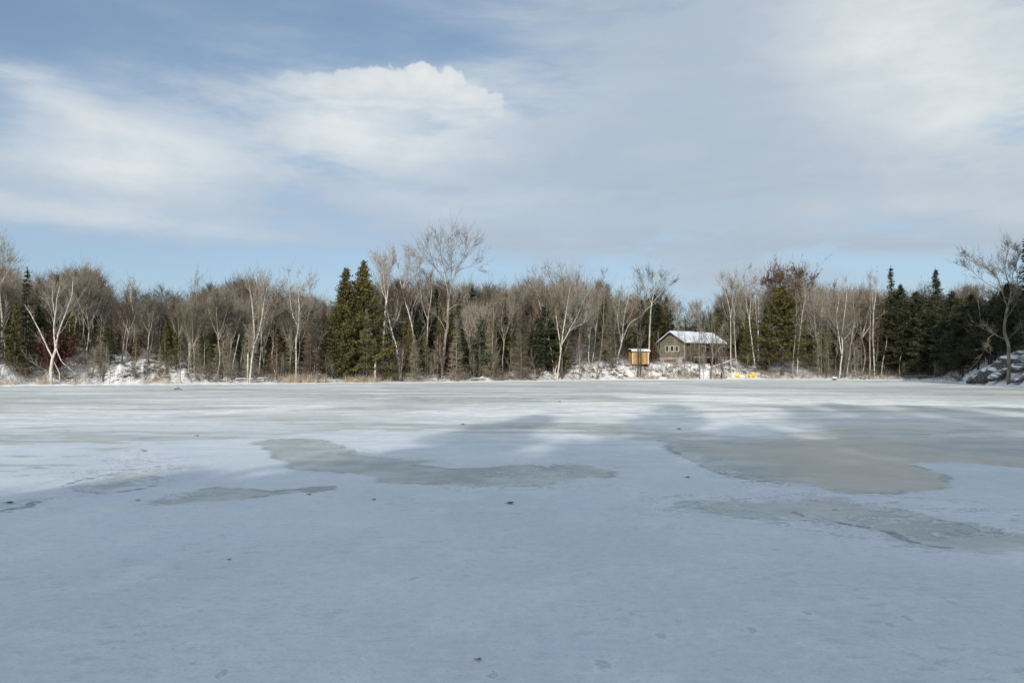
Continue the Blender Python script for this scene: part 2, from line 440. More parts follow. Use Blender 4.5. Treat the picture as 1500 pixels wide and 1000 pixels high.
# ------------------------------------------------------------------ setting: ground
def build_ground():
    ang = np.concatenate([np.linspace(-180, -42, 110, False), np.linspace(-42, 42, 900, False), np.linspace(42, 180, 111)])[:-1]
    s = np.concatenate([[-4, -2, -1, -.5, 0, .3, .6], np.arange(.9, 12, .33), np.arange(12, 30, .7), np.arange(30, 70, 2.2), [80, 100, 140, 200, 300, 500, 900, 1800, 4000]])
    A = np.radians(ang)[:, None]; xs = np.sin(A); ys = np.cos(A)
    Rb = shoreR(xs * 100, ys * 100); r = np.maximum(Rb + s[None], .5); r[:, 0] = .3
    X = xs * r; Y = ys * r; Z = H(X, Y)
    rn = np.random.default_rng(3).normal(0, .05, Z.shape); Z = Z + rn * np.clip((s[None] - 1) / 2, 0, 1) * (s[None] < 80)
    n, k = X.shape; mb = MB(); mb.verts(np.stack([X, Y, Z], -1).reshape(-1, 3))
    i = np.arange(n)[:, None]; j = np.arange(k - 1)[None]; i2 = (i + 1) % n
    mb.quads(np.stack([i * k + j, i * k + j + 1, i2 * k + j + 1, i2 * k + j], -1).reshape(-1, 4))
    c = mb.verts([[0, 0, -.6]]); ii = np.arange(n); mb.tris(np.stack([ii * k, ((ii + 1) % n) * k, np.full(n, c)], -1))
    def fn(t, b):
        p = t.pos(); flat = t.mapping(p, (1, 1, 2.2))
        n1 = t.noise(flat, .55, 6, .68); n2 = t.noise(flat, 2.6, 5, .7, .4); n3 = t.noise(p, .16, 2, .5)
        f = t.add(t.add(t.mul(n1, .6), t.mul(n2, .5)), t.mul(n3, .30))
        sd = t.attr('inland')
        thr = t.mul(t.ramp(sd, 1.0, 3.0, 0.0, 1.0), t.ramp(t.new_x(p), 44, 48, 1., .25))
        litter = t.mul(t.ramp(f, .68, .77), thr)
        deep = t.ramp(sd, 9, 22, 0, .78)
        litter = t.m('MAXIMUM', litter, t.mul(deep, t.ramp(f, .52, .66)))
        snow = t.mix(t.ramp(n2, .3, .7), (.74, .73, .72), (.84, .84, .84))
        litter = t.m('MAXIMUM', litter, t.ramp(sd, 38, 60))
        brown = t.mix(t.ramp(t.noise(p, 6, 3), .35, .65), (.045, .035, .027), (.15, .11, .075))
        t.put(b.inputs['Normal'], t.bump(n2, .5, .12))
        return t.mix(litter, snow, brown)
    me = mb.mesh('ground', new_mat('snowy_ground', fn, .8, .2), True)
    a = me.attributes.new('inland', 'FLOAT', 'POINT')
    a.data.foreach_set('value', np.append(np.broadcast_to(s[None], X.shape).ravel(), -4).astype(np.float32))
    o = link('ground', me); tag(o, kind='structure')

# ------------------------------------------------------------------ setting: lake ice
HARD = [
 [(372,648),(400,643),(445,642),(480,645),(505,655),(530,663),(570,672),(600,675),(637,673),(604,681),(660,686),(710,685),(745,680),(785,680),(800,686),(820,681),(850,681),(880,687),(905,691),(903,697),(880,699),(860,697),(845,702),(810,706),(790,712),(745,710),(700,712),(650,709),(610,707),(565,706),(545,698),(520,694),(470,689),(430,687),(412,675),(395,665)],
 [(232,738),(262,724),(300,716),(320,713),(370,714),(400,720),(440,715),(490,712),(494,716),(450,720),(400,724),(350,731),(310,734),(262,738)],
 [(960,640),(985,662),(1050,690),(1100,703),(1180,710),(1240,722),(1320,722),(1385,718),(1390,705),(1385,695),(1345,682),(1335,676),(1500,684),(1560,690),(1700,680),(1700,640),(1500,640),(1250,640),(1100,650)],
]
MID = [
 [(960,748),(1010,735),(1090,733),(1170,733),(1210,726),(1260,735),(1330,750),(1400,762),(1500,775),(1600,780),(1600,815),(1500,812),(1420,808),(1330,795),(1250,775),(1180,757),(1130,757),(1060,755),(1000,750)],
 [(110,715),(170,695),(290,682),(230,697),(200,712),(150,722)],
 [(-60,738),(50,730),(60,735),(0,748),(-60,752)],
 [(900,530+215),(940,742),(945,748),(905,750)],
]
SOFT = [
 [(-80,672),(0,665),(80,655),(160,650),(240,650),(215,665),(160,680),(70,692),(-80,702)],
 [(700,617),(800,628),(900,640),(1000,668),(1100,655),(1300,650),(1700,660),(1700,615),(1400,613),(1210,622),(1200,632),(1100,640),(950,630),(850,622)],
 [(-80,632),(150,620),(450,611),(620,622),(420,640),(120,650),(-80,655)],
 [(-80,572),(300,570),(550,572),(560,590),(300,588),(-80,596)],
 [(560,566),(900,563),(1000,568),(1000,590),(800,585),(560,596)],
 [(1000,562),(1600,570),(1600,586),(1100,572)],
]
WHITE = [
 [(-80,606),(200,603),(480,594),(475,600),(300,606),(200,614),(-80,630)],
 [(600,602),(700,596),(850,590),(1000,600),(1190,630),(1100,638),(950,627),(800,617),(650,610)],
 [(900,575),(1100,582),(1600,590),(1600,598),(1100,590),(900,583)],
 [(1340,678),(1400,674),(1500,690),(1600,695),(1600,715),(1420,705),(1360,690)],
]
LINES = [
 [(985,660),(1000,668),(1030,683),(1050,691),(1075,699),(1110,704),(1160,709),(1200,712)],
 [(1165,750),(1180,757),(1225,765),(1260,770),(1300,778),(1330,792),(1360,799),(1440,808)],
 [(-40,700),(20,697),(75,693),(150,690),(220,685),(290,680)],
 [(90,713),(110,705),(150,697),(190,690),(260,678)], [(130,720),(150,723),(190,718),(225,712)], [(185,660),(200,656),(215,660),(200,668)],
 [(0,748),(40,742),(55,733)],
 [(1000,668),(1040,672),(1110,675)],
 [(1205,748),(1240,745),(1330,752),(1420,770)],
]
PRINTS = [(885,973,.2),(968,930,.15),(1102,922,.15),(1182,896,.13),(1327,904,.14),(1395,882,.13),(1380,874,.10),(325,985,.14),(724,988,.14),(603,848,.14),(610,846,.10),(1305,915,.12),(755,725+9,.05)]

def poly_sdf(P, poly):
    A = np.array([ice_pt(*p) for p in poly]); B = np.roll(A, -1, 0); d = np.full(len(P), 1e9); ins = np.zeros(len(P), bool)
    for a, b in zip(A, B):
        ab = b - a; t = np.clip(((P - a) @ ab) / (ab @ ab + 1e-12), 0, 1)
        d = np.minimum(d, np.hypot(*(P - a - t[:, None] * ab).T))
        c = ((a[1] > P[:, 1]) != (b[1] > P[:, 1])); 
        xi = a[0] + (P[:, 1] - a[1]) * (b[0] - a[0]) / (b[1] - a[1] + 1e-12)
        ins ^= c & (P[:, 0] < xi)
    return np.where(ins, d, -d)

def line_dist(P, line):
    A = np.array([ice_pt(*p) for p in line]); d = np.full(len(P), 1e9)
    for a, b in zip(A[:-1], A[1:]):
        ab = b - a; t = np.clip(((P - a) @ ab) / (ab @ ab + 1e-12), 0, 1); d = np.minimum(d, np.hypot(*(P - a - t[:, None] * ab).T))
    return d

def build_ice():
    ang = np.concatenate([np.linspace(-180, -38, 90, False), np.linspace(-38, 38, 760, False), np.linspace(38, 180, 91)])[:-1]
    A = np.radians(ang)[:, None]; xs, ys = np.sin(A), np.cos(A); Rb = shoreR(xs * 100, ys * 100) + .45
    w = np.linspace(0, 1, 430)[None]; r = 1 / ((1 - w) / 2.2 + w / Rb)
    X = xs * r; Y = ys * r; n, k = X.shape; P = np.stack([X.ravel(), Y.ravel()], -1)
    mb = MB(); mb.verts(np.column_stack([P, np.zeros(len(P))]))
    i = np.arange(n)[:, None]; j = np.arange(k - 1)[None]; i2 = (i + 1) % n
    mb.quads(np.stack([i * k + j, i * k + j + 1, i2 * k + j + 1, i2 * k + j], -1).reshape(-1, 4)[:, ::-1])
    c = mb.verts([[0, 0, 0]]); ii = np.arange(n); mb.tris(np.stack([ii * k, np.full(n, c), ((ii + 1) % n) * k], -1)[:, ::-1])
    sel = (P[:, 1] > 2)
    def field(polys, f=poly_sdf, agg=np.maximum, init=-3.):
        out = np.full(len(P), init)
        q = P[sel]; o = np.full(len(q), init)
        for pl in polys: o = agg(o, f(q, pl))
        out[sel] = o; return np.append(out, init)
    att = {'hard': field(HARD), 'mid': field(MID), 'soft': field(SOFT), 'white': field(WHITE)}
    att['zone'] = field([[(80,695),(200,658),(310,678),(250,712),(100,726)], [(215,742),(300,710),(350,718),(270,748)], [(900,758),(960,728),(1150,722),(1270,720),(1500,742),(1600,790),(1300,796),(1100,764)], [(-60,756),(-60,722),(90,725),(70,748)],
        [(640,714),(760,674),(920,682),(905,710),(720,720)], [(380,640),(520,650),(600,672),(560,680),(470,660)], [(1000,660),(1100,695),(1250,722),(1200,735),(1050,705)]])
    att['crack'] = field(LINES, line_dist, np.minimum, 9.)
    def fn(t, b):
        p = t.pos(); sp = t.new('ShaderNodeSeparateXYZ'); t.put(sp.inputs[0], p); y = sp.outputs[1]
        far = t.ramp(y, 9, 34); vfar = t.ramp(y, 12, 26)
        # big edge wander, then fine crumble
        e1 = t.sub(t.noise(p, .9, 6, .62), .5); e2 = t.sub(t.noise(t.mapping(p, (1, 1.6, 1)), 4, 8, .75), .5)
        l2_ = t.noise(t.mapping(p, (.7, 1.7, 1)), 2.6, 7, .75)
        hard = t.add(t.attr('hard'), t.add(t.mul(e1, .8), t.mul(e2, .50)))
        hm = t.m('MULTIPLY', t.ramp(hard, -.05, .09), t.ramp(t.add(t.attr('hard'), t.mul(t.sub(l2_, .5), 3.2)), -.45, .05)); hard_line = t.mul(t.ramp(hard, -.10, -.005), t.ramp(hard, .10, .01))
        mid = t.add(t.attr('mid'), t.add(t.mul(e1, 1.0), t.mul(e2, 1.5)))
        mm = t.ramp(mid, -.05, .28); mid_line = t.mul(t.ramp(mid, -.10, -.0), t.ramp(mid, .10, .01))
        stv = t.mapping(p, (.35, 1, 1), rot=(0, 0, .12))
        s1 = t.sub(t.noise(stv, .35, 6, .62), .5); s2 = t.sub(t.noise(stv, 1.6, 5, .65), .5)
        S = t.ramp(t.add(t.attr('soft'), t.mul(s1, 3.)), -.8, .8); W = t.ramp(t.add(t.attr('white'), t.mul(s1, 3.)), -.6, .8)
        l1 = t.noise(t.mapping(p, (.16, .75, 1), rot=(0, 0, .10)), .42, 8, .68); l2 = t.noise(t.mapping(p, (.5, 1., 1)), 1.5, 6, .72)
        l0 = t.noise(t.mapping(p, (.38, 1, 1), rot=(0, 0, .06)), .085, 9, .74)
        r0, r1, r2 = t.ramp(l0, .37, .63), t.ramp(l1, .37, .63), t.ramp(l2, .37, .63)
        val = t.add(t.add(t.mul(r0, .38), t.add(t.mul(r1, .34), t.mul(r2, .28))), t.add(t.mul(S, .09), t.mul(W, -.24)))
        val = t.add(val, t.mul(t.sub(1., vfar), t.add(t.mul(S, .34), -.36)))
        fm = t.ramp(val, .42, .60)
        g = t.mul(t.mx(hm, t.mul(mm, .85)), t.sub(1., t.mul(t.ramp(t.attr('white'), -.2, .5), .9)))
        g = t.mx(g, t.mul(fm, .9))
        # crust colour: large cool and warm blotches, small dimples
        big = t.noise(p, .33, 3, .5); blot = t.noise(p, 1.4, 5, .62); 
        small = t.noise(t.mapping(p, (1, 1.5, 1)), 9, 5, .72); tiny = t.noise(p, 38, 4, .7)
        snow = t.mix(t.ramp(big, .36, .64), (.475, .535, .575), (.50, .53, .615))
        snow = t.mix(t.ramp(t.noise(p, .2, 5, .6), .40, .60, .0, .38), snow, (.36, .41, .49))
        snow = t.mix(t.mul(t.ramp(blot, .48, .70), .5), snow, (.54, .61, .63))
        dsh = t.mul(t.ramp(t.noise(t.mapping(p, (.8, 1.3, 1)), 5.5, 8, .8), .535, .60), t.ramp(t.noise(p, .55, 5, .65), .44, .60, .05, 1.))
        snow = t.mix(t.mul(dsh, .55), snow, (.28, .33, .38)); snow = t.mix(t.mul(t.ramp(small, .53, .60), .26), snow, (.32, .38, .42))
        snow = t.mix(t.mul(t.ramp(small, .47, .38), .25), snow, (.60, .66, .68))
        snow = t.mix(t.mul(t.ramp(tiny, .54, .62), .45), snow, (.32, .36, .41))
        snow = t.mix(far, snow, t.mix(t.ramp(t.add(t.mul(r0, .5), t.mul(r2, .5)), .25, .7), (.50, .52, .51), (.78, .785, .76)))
        icea = t.mix(t.ramp(t.noise(p, .7, 8, .72), .38, .62), (.245, .28, .285), (.37, .405, .40))
        tan = t.mul(t.ramp(t.noise(p, .22, 3, .5), .42, .56), t.ramp(sp.outputs[0], 0, 5))
        icea = t.mix(t.mul(tan, .6), icea, (.37, .34, .285))
        icea = t.mix(t.mul(t.ramp(t.noise(t.mapping(p, (1, 2.2, 1)), 3.2, 6, .75), .56, .68), .45), icea, (.50, .54, .54))
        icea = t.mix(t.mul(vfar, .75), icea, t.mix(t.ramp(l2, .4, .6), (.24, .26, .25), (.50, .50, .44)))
        colr = t.mix(g, snow, icea)
        ln = t.mx(t.mul(hard_line, .55), t.mul(mid_line, .35))
        ln = t.mul(ln, t.ramp(t.noise(p, 1.1, 3, .5), .44, .56))
        ca = t.add(t.attr('crack'), t.add(t.mul(e2, .35), t.mul(e1, .3)))
        cm = t.mul(t.ramp(t.m('ABSOLUTE', ca), .01, .05, 1., 0.), t.ramp(t.noise(p, 1.7, 3, .6), .36, .5))
        ln = t.mx(ln, t.mul(cm, .75)); ln = t.mul(ln, t.ramp(y, 20, 30, 1, 0))
        colr = t.mix(ln, colr, (.12, .14, .15))
        zf = t.noise(t.mapping(p, (.8, 1.3, 1), rot=(0, 0, .3)), 1.5, 5, .62, .6); zz = t.ramp(t.add(t.attr('zone'), t.mul(e1, 1.5)), -.3, .3)
        zl = t.m('MAXIMUM', t.ramp(t.m('ABSOLUTE', t.sub(zf, .50)), .002, .018, 1., 0.), t.ramp(t.m('ABSOLUTE', t.sub(zf, .56)), .002, .014, 1., 0.))
        zb = t.m('MAXIMUM', t.ramp(t.m('ABSOLUTE', t.sub(zf, .515)), .002, .02, 1., 0.), t.ramp(t.m('ABSOLUTE', t.sub(zf, .445)), .002, .016, 1., 0.))
        gate = t.mul(zz, t.ramp(t.noise(p, 1.3, 4, .6), .38, .52))
        colr = t.mix(t.mul(t.mul(zl, gate), .75), colr, (.16, .19, .20)); colr = t.mix(t.mul(t.mul(zb, gate), .50), colr, (.60, .65, .67))
        # shallow footprints and slush dents
        dent = None
        for (px, py, s) in PRINTS:
            s = s * .30; q = ice_pt(px, py); v = t.new('ShaderNodeVectorMath', operation='SUBTRACT'); t.put(v.inputs[0], p); v.inputs[1].default_value = (q[0], q[1], 0)
            mv = t.mapping(v.outputs[0], (1 / s, .62 / s, 1), rot=(0, 0, (px * 7 % 10) * .12 - .6)); L = t.new('ShaderNodeVectorMath', operation='LENGTH'); t.put(L.inputs[0], mv)
            d = L.outputs['Value']; dent = d if dent is None else t.m('MINIMUM', dent, d)
        dd = t.add(dent, t.mul(t.sub(small, .5), 4.)); dm = t.ramp(dd, .25, .75, 1, 0)
        dm = t.mul(dm, .6); rim = t.mul(t.ramp(dd, .55, .85), t.ramp(dd, 1.15, .9)); rim = t.mul(rim, .5)
        colr = t.mix(t.mul(dm, .5), colr, (.28, .31, .34)); colr = t.mix(t.mul(rim, .35), colr, (.70, .73, .76))
        hgt = t.add(t.add(t.mul(small, .35), t.mul(tiny, .12)), t.add(t.mul(dm, -1.2), t.mul(g, -.35)))
        hgt = t.add(hgt, t.mul(ln, -.5))
        nb = t.new('ShaderNodeBump'); nb.inputs['Strength'].default_value = .55; nb.inputs['Distance'].default_value = .02; t.put(nb.inputs['Height'], hgt)
        t.put(b.inputs['Normal'], nb.outputs[0])
        t.put(b.inputs['Roughness'], t.m('SUBTRACT', .78, t.mul(g, .30)))
        t.put(b.inputs['Specular IOR Level'], t.ramp(y, 15, 60, .32, .16))
        return colr
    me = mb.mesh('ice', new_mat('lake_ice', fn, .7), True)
    for nme, v in att.items():
        a = me.attributes.new(nme, 'FLOAT', 'POINT'); a.data.foreach_set('value', v.astype(np.float32))
    tag(link('lake_ice', me), kind='structure')

build_ground(); build_ice()

# ------------------------------------------------------------------ prototypes shared by the repeats
def bake(builders, mats):
    out = []
    for i, (b, m) in enumerate(zip(builders, mats)):
        out.append(None if b is None or b.n == 0 else b.mesh(['trunk', 'branches', 'foliage'][i], m, i == 0))
    while len(out) < 3: out.append(None)
    return out

PROTO = {'tall': [], 'broad': [], 'birch': [], 'larch': [], 'spruce': [], 'cedar': [], 'dark': [], 'oak': [], 'brownlarch': [], 'sapling': []}
for i in range(5):
    PROTO['tall'].append((12., bake(make_hardwood(100 + i, 12., False, .11), (M['pale_bark' if i % 2 else 'grey_bark'], M['grey_twig' if i % 3 else 'brown_twig']))))
for i in range(4):
    PROTO['broad'].append((12., bake(make_hardwood(200 + i, 12., True, .17), (M['grey_bark'], M['grey_twig' if i % 2 else 'brown_twig']))))
for i in range(3):
    PROTO['birch'].append((12., bake(make_hardwood(300 + i, 12., i == 2, .10, .008), (M['birch'], M['birch_twig']))))
for i in range(3):
    PROTO['larch'].append((9., bake(make_larch(400 + i, 9., 1.5, .08), (M['grey_bark'], M['larch_twig']))))
for i in range(2):
    PROTO['brownlarch'].append((9., bake(make_larch(430 + i, 9., 1.7, .08, 1.2), (M['dark_bark'], M['rust_twig']))))
for i in range(3):
    PROTO['spruce'].append((11., bake(make_conifer(500 + i, 11., 2.0, 'spruce', .08), (M['dark_bark'], M['dark_bark'], M['spruce']))))
for i in range(2):
    PROTO['cedar'].append((11., bake(make_conifer(600 + i, 11., 1.7, 'cedar', .05), (M['grey_bark'], M['dark_bark'], M['cedar']))))
for i in range(2):
    PROTO['dark'].append((11., bake(make_conifer(700 + i, 11., 2.4, 'hemlock', .15), (M['dark_bark'], M['dark_bark'], M['dark']))))
PROTO['oak'].append((11., bake(make_leafy(800, 11., 3.6, .35, 7000, .10, 6), (M['grey_bark'], M['brown_twig'], M['oakleaf']))))
for i in range(3):
    rng = np.random.default_rng(900 + i); tb, cb = MB(), MB(); tp = trunk_path(rng, 4.2, .05, .02, 6); tb.tube(tp, np.linspace(.045, .012, 6), 5)
    crown_on(cb, rng, [(tp, .02, .01, 1.)], 12, .8, levels=2, n=(4, 3, 3), r1=.01, twig=.006, tlo=.3)
    PROTO['sapling'].append((4.4, bake((tb, cb), (M['grey_bark'], M['grey_twig']))))

def top_height(px, toppy, y):
    """how tall a thing rooted at this spot must be to reach a photo row"""
    b = foot(px, y); return at(px, toppy, y)[2] - b[2]

TOPS = {}
def put(kind, px, y, toppy, name, label, cat='tree', group=None, hmin=2.5, widen=1.):
    h0, ms = random.choice(PROTO[kind]); h0 = max(max(v.co.z for v in m_.vertices) if m_ and m_.name not in TOPS else TOPS.get(m_.name, 0) if m_ else 0 for m_ in ms); [TOPS.setdefault(m_.name, h0) for m_ in ms if m_]; h0 = max(TOPS[m_.name] for m_ in ms if m_) * (.93 if kind in ('tall', 'broad', 'birch') else 1); h = max(hmin, top_height(px, toppy, y)); s = h / h0
    return stand(name, label, cat, foot(px, y), *ms, rz=random.uniform(0, 6.28), scale=(s * widen, s * widen, s), group=group)

# ------------------------------------------------------------------ traced trees: limbs drawn on the photo, stood at their true depth
def traced(name, label, y, limbs, bark='birch', twig='birch_twig', crown=None, cat='birch tree', levels=3, n=(3, 3, 3), len1=1.9, n1=9, up=.3, ang=.55, tlo=.15, tw=.008, depth=.35, seed=1, trunk_n=1, leaf=None):
    """limbs: list of (pixel points, start radius m, end radius m, twig weight 0..)"""
    rng = np.random.default_rng(seed); tb, cb = MB(), MB()
    b = limbs[0][0][0]; x0 = xat(b[0], y); base = np.array([x0, y, gz(x0, y) - .15])
    org = at(b[0], b[1], y); paths = {}; crown_l = []; cores = []
    for k, (pts, r0, r1, w) in enumerate(limbs):
        q = np.array([at(px, py, y) for px, py in pts])
        off = np.cumsum(np.concatenate([[0.], rng.normal(0, depth * .5, len(q) - 1)]))
        q[:, 1] += off
        if k and cores:
            allp = np.vstack(cores) + base; j = np.argmin((allp[:, 0] - q[0, 0]) ** 2 + (allp[:, 2] - q[0, 2]) ** 2)
            if np.hypot(allp[j, 0] - q[0, 0], allp[j, 2] - q[0, 2]) < 1.0:
                q[:, 1] += allp[j, 1] - q[0, 1]; q[0] = allp[j]
        for pp, yy in zip(pts, q[:, 1] - y): paths.setdefault(pp, yy)
        q = q - base
        if k == 0: q[0] = [0, 0, 0.]
        q = smooth_path(q, 3); q[1:-1, :2] += rng.normal(0, .018, (len(q) - 2, 2))
        dn = np.linspace(0, 1, 6)[None, :, None]; cores.append((q[:-1, None] * (1 - dn) + q[1:, None] * dn).reshape(-1, 3))
        rr = np.linspace(r0, r1, len(q))
        (tb if k < trunk_n or r0 > .045 else cb).tube(q, rr, 8 if r0 > .08 else 6)
        if w > 0: crown_l.append((q, r0, r1, w))
    P, D, L = crown_on(cb, rng, crown_l, n1, len1, ang=ang, up=up, levels=levels, n=n, r1=.016, twig=tw, tlo=tlo)
    fb = None
    if leaf:
        fb = MB(); i = rng.integers(0, len(P), leaf[0]); c = P[i] + D[i] * (L[i] * rng.uniform(0, 1, leaf[0]))[:, None]; fb.leaves(c, leaf[1], rng.uniform(0, 1, leaf[0]), 0., rng)
    return stand(name, label, cat, base, tb.mesh('trunk', M[bark], True), cb.mesh('branches', M[twig]), fb.mesh('foliage', M[leaf[2]]) if fb else None)

def sy(px, s): return shore_y(px) + s

traced('birch_tree', 'white birch with long spreading forked limbs in front of the large rust red bush', sy(76, 1.2), [
    ([(75.5,561),(74.5,541),(75,524),(78,512),(79.5,503)], .17, .11, 0), ([(75,524),(67,507),(61,490),(52,468),(45,456)], .085, .035, .3),
    ([(78,512),(75,495),(74,475),(75,455),(79,436),(82,418)], .085, .025, .8), ([(75,462),(73,440),(73.5,424)], .05, .02, .7), ([(74,475),(68,450),(62,436)], .045, .015, .6),
    ([(79.5,503),(84,490),(90,467),(97,447),(99,428),(100,410)], .10, .02, 1.), ([(92,460),(105,450),(116,436)], .04, .012, .7), ([(84,490),(94,480),(100,462)], .035, .012, .5),
    ([(79.5,510),(88,528),(98,537),(111,548)], .05, .02, .2), ([(74.5,544),(66,541),(60,537)], .03, .012, .1), ([(77,526),(82,545),(85,560)], .05, .05, .05)], seed=11, n1=6, len1=1.4)
traced('birch_tree', 'white birch forking low into a tall V beside a grey broken stub at the ice', sy(366, 1.0), [
    ([(366,561),(368,535),(371,505),(371,480),(368,452),(364,428),(360,405)], .11, .02, 1.), ([(371,505),(378,487),(383,462),(386,436),(392,415)], .07, .02, 1.), ([(371,470),(378,446),(376,425)], .04, .015, .7), ([(368,452),(377,440),(381,425)], .03, .012, .5)], seed=12)
traced('birch_tree', 'slim white birch with fanning upper limbs just right of the low V birch', sy(380, 5), [
    ([(378,545),(381,515),(384,485),(387,468),(393,450),(402,434),(408,425)], .09, .02, 1.), ([(384,485),(386,455),(385,425),(384,408)], .05, .015, .9), ([(387,468),(398,465),(404,462)], .03, .01, .4), ([(385,478),(396,474),(402,470)], .025, .01, .3)], seed=13)
traced('birch_tree', 'tall white birch with a crooked stem and twiggy top, left of the reddish brown larch', sy(434, 3), [
    ([(434,552),(433,525),(434,500),(438,480),(441,455),(440,430),(438,408)], .11, .02, 1.2), ([(438,480),(430,462),(426,440)], .05, .015, .6), ([(441,455),(449,440),(455,428),(456,412)], .04, .014, .8), ([(440,462),(450,465),(457,457)], .03, .01, .3)], seed=14, n1=10)
traced('birch_tree', 'straight white birch with hidden lower trunk, just left of the crooked stemmed tall birch', sy(425, 8), [
    ([(423,545),(425,515),(426,485),(427,455),(426,430),(424,405)], .11, .02, 1.2), ([(427,455),(420,435),(414,420)], .04, .012, .8), ([(426,470),(415,462),(412,455)], .03, .01, .4)], seed=15, n1=10)
traced('birch_tree', 'tall bright white birch splitting into many rising stems right beside the twin cedars', sy(561, 4.2), [
    ([(561,556),(561,530),(561,508),(562,480),(564,455),(565,440)], .17, .13, 0), ([(565,440),(558,425),(556,405),(552,388),(549,376)], .08, .015, 1.2), ([(565,440),(568,420),(569,400),(574,382)], .08, .015, 1.3), ([(565,440),(562,420),(560,400),(563,382)], .06, .015, 1.2),
    ([(564,455),(557,443),(551,438)], .04, .015, .4), ([(565,450),(569,468),(574,488),(580,506),(583,540)], .07, .09, .05)], seed=16, n1=12, len1=1.7, up=.4)
traced('birch_tree', 'leaning white birch with a curved trunk between the cedar pair and the great ash', sy(607, 6), [
    ([(612,548),(609,520),(606,497),(601,468),(595,446),(590,425),(586,406),(585,395)], .12, .04, .4), ([(590,425),(596,405),(600,388),(600,372)], .06, .014, 1.3), ([(585,395),(582,385),(580,374)], .04, .012, 1.), ([(590,425),(599,412),(610,398),(613,382)], .05, .012, 1.2), ([(601,468),(604,452),(608,440)], .03, .012, .4)], seed=17, n1=12, len1=1.7)
traced('birch_tree', 'slim white birch with black patched bark close on the left of the great ash trunk', sy(626, 8), [
    ([(624,548),(625,520),(626,490),(628,460),(632,435),(633,410),(634,396)], .09, .02, .9), ([(626,470),(620,450),(617,430),(615,410)], .05, .015, .8)], seed=18)
traced('ash_tree', 'tallest bare tree of the shore, grey trunk and wide open crown above all others', sy(652, 5), [
    ([(648,548),(650,520),(652,495),(655,478),(656,455),(657,438)], .24, .16, 0), ([(657,438),(655,420),(652,400),(647,378),(645,360),(640,348)], .11, .02, 1.), ([(657,438),(661,415),(668,395),(678,378),(690,364),(699,358)], .10, .018, 1.1),
    ([(655,420),(645,402),(634,388),(622,378),(612,374)], .08, .015, 1.), ([(661,415),(660,395),(661,372),(659,352)], .07, .015, 1.), ([(656,455),(665,448),(675,446),(683,446)], .07, .02, .4), ([(653,487),(645,470),(635,458),(622,450)], .07, .018, .4),
    ([(652,425),(640,418),(628,412),(622,402)], .05, .012, .7), ([(668,395),(678,392),(690,388),(700,392)], .05, .012, .8), ([(661,372),(668,358),(672,348)], .04, .012, .9), ([(652,400),(640,395),(630,370),(627,356)], .05, .012, .9), ([(678,378),(682,362),(680,350)], .04, .01, .8)],
    bark='grey_bark', twig='grey_twig', cat='bare tree', seed=19, n1=9, len1=2.1, depth=.9, tw=.011, tlo=.12, n=(3, 3, 2))
traced('maple_tree', 'big dark trunked bare tree with broad rounded crown behind a white birch clump', sy(823, 2), [
    ([(823,556),(823,535),(823,510),(823,490),(823,470)], .22, .17, 0), ([(823,470),(819,445),(812,420),(803,400)], .10, .018, 1.2), ([(823,470),(826,440),(826,415),(822,392)], .10, .018, 1.2), ([(823,485),(834,460),(848,438),(862,418)], .09, .015, 1.2),
    ([(823,490),(810,468),(797,448),(788,425)], .07, .015, 1.), ([(823,470),(836,445),(845,420),(848,396)], .08, .015, 1.2), ([(823,500),(840,482),(857,474),(870,455)], .06, .012, 1.)], bark='dark_bark', twig='grey_twig', cat='bare tree', seed=20, n1=10, len1=2., depth=.9)
traced('birch_tree', 'white birch clump leaning outwards around the big dark trunk, mid shore', sy(818, 1.2), [
    ([(816,557),(818,540),(821,520),(820,500),(817,480),(815,462)], .13, .04, .3), ([(821,520),(824,495),(828,468),(831,448),(835,425),(837,400)], .11, .018, 1.), ([(823,505),(830,492),(837,478),(846,462),(853,444),(862,428)], .08, .015, 1.), ([(833,487),(843,478),(855,473),(860,455)], .05, .012, .7), ([(812,558),(813,545),(816,535)], .08, .06, 0), ([(830,455),(840,440),(848,425)], .04, .012, .6)], seed=21)
traced('birch_tree', 'crooked white birch leaning left over the dark green spruce, left of the big dark trunk', sy(808, 5), [
    ([(812,548),(808,520),(804,498),(800,475),(793,455),(787,435),(783,415),(781,402)], .10, .02, .9), ([(800,475),(803,455),(806,435)], .045, .015, .5), ([(787,435),(791,415),(793,400)], .035, .012, .7)], seed=22)
traced('young_tree', 'slim grey tree leaning right at the snow slope, first right of the big dark trunk', sy(874, 1.5), [
    ([(873,558),(876,538),(880,518),(883,490),(884,460),(885,430),(884,405)], .12, .02, 1.2), ([(884,470),(878,450),(872,440)], .04, .012, .6), ([(883,490),(890,465),(894,445)], .04, .012, .7)], bark='grey_bark', twig='grey_twig', cat='bare tree', seed=23)
traced('birch_tree', 'pale birch with one long limb bowed to the right, left of the yellow shed', sy(906, 5), [
    ([(903,545),(906,520),(911,500),(913,478),(916,455),(921,435),(926,412)], .10, .02, 1.1), ([(906,515),(915,490),(924,472),(938,464),(948,452),(957,446)], .075, .03, .3), ([(913,478),(923,463),(930,445),(938,425)], .045, .012, .9), ([(904,500),(905,470),(907,445),(909,425)], .05, .012, .9)], seed=24)
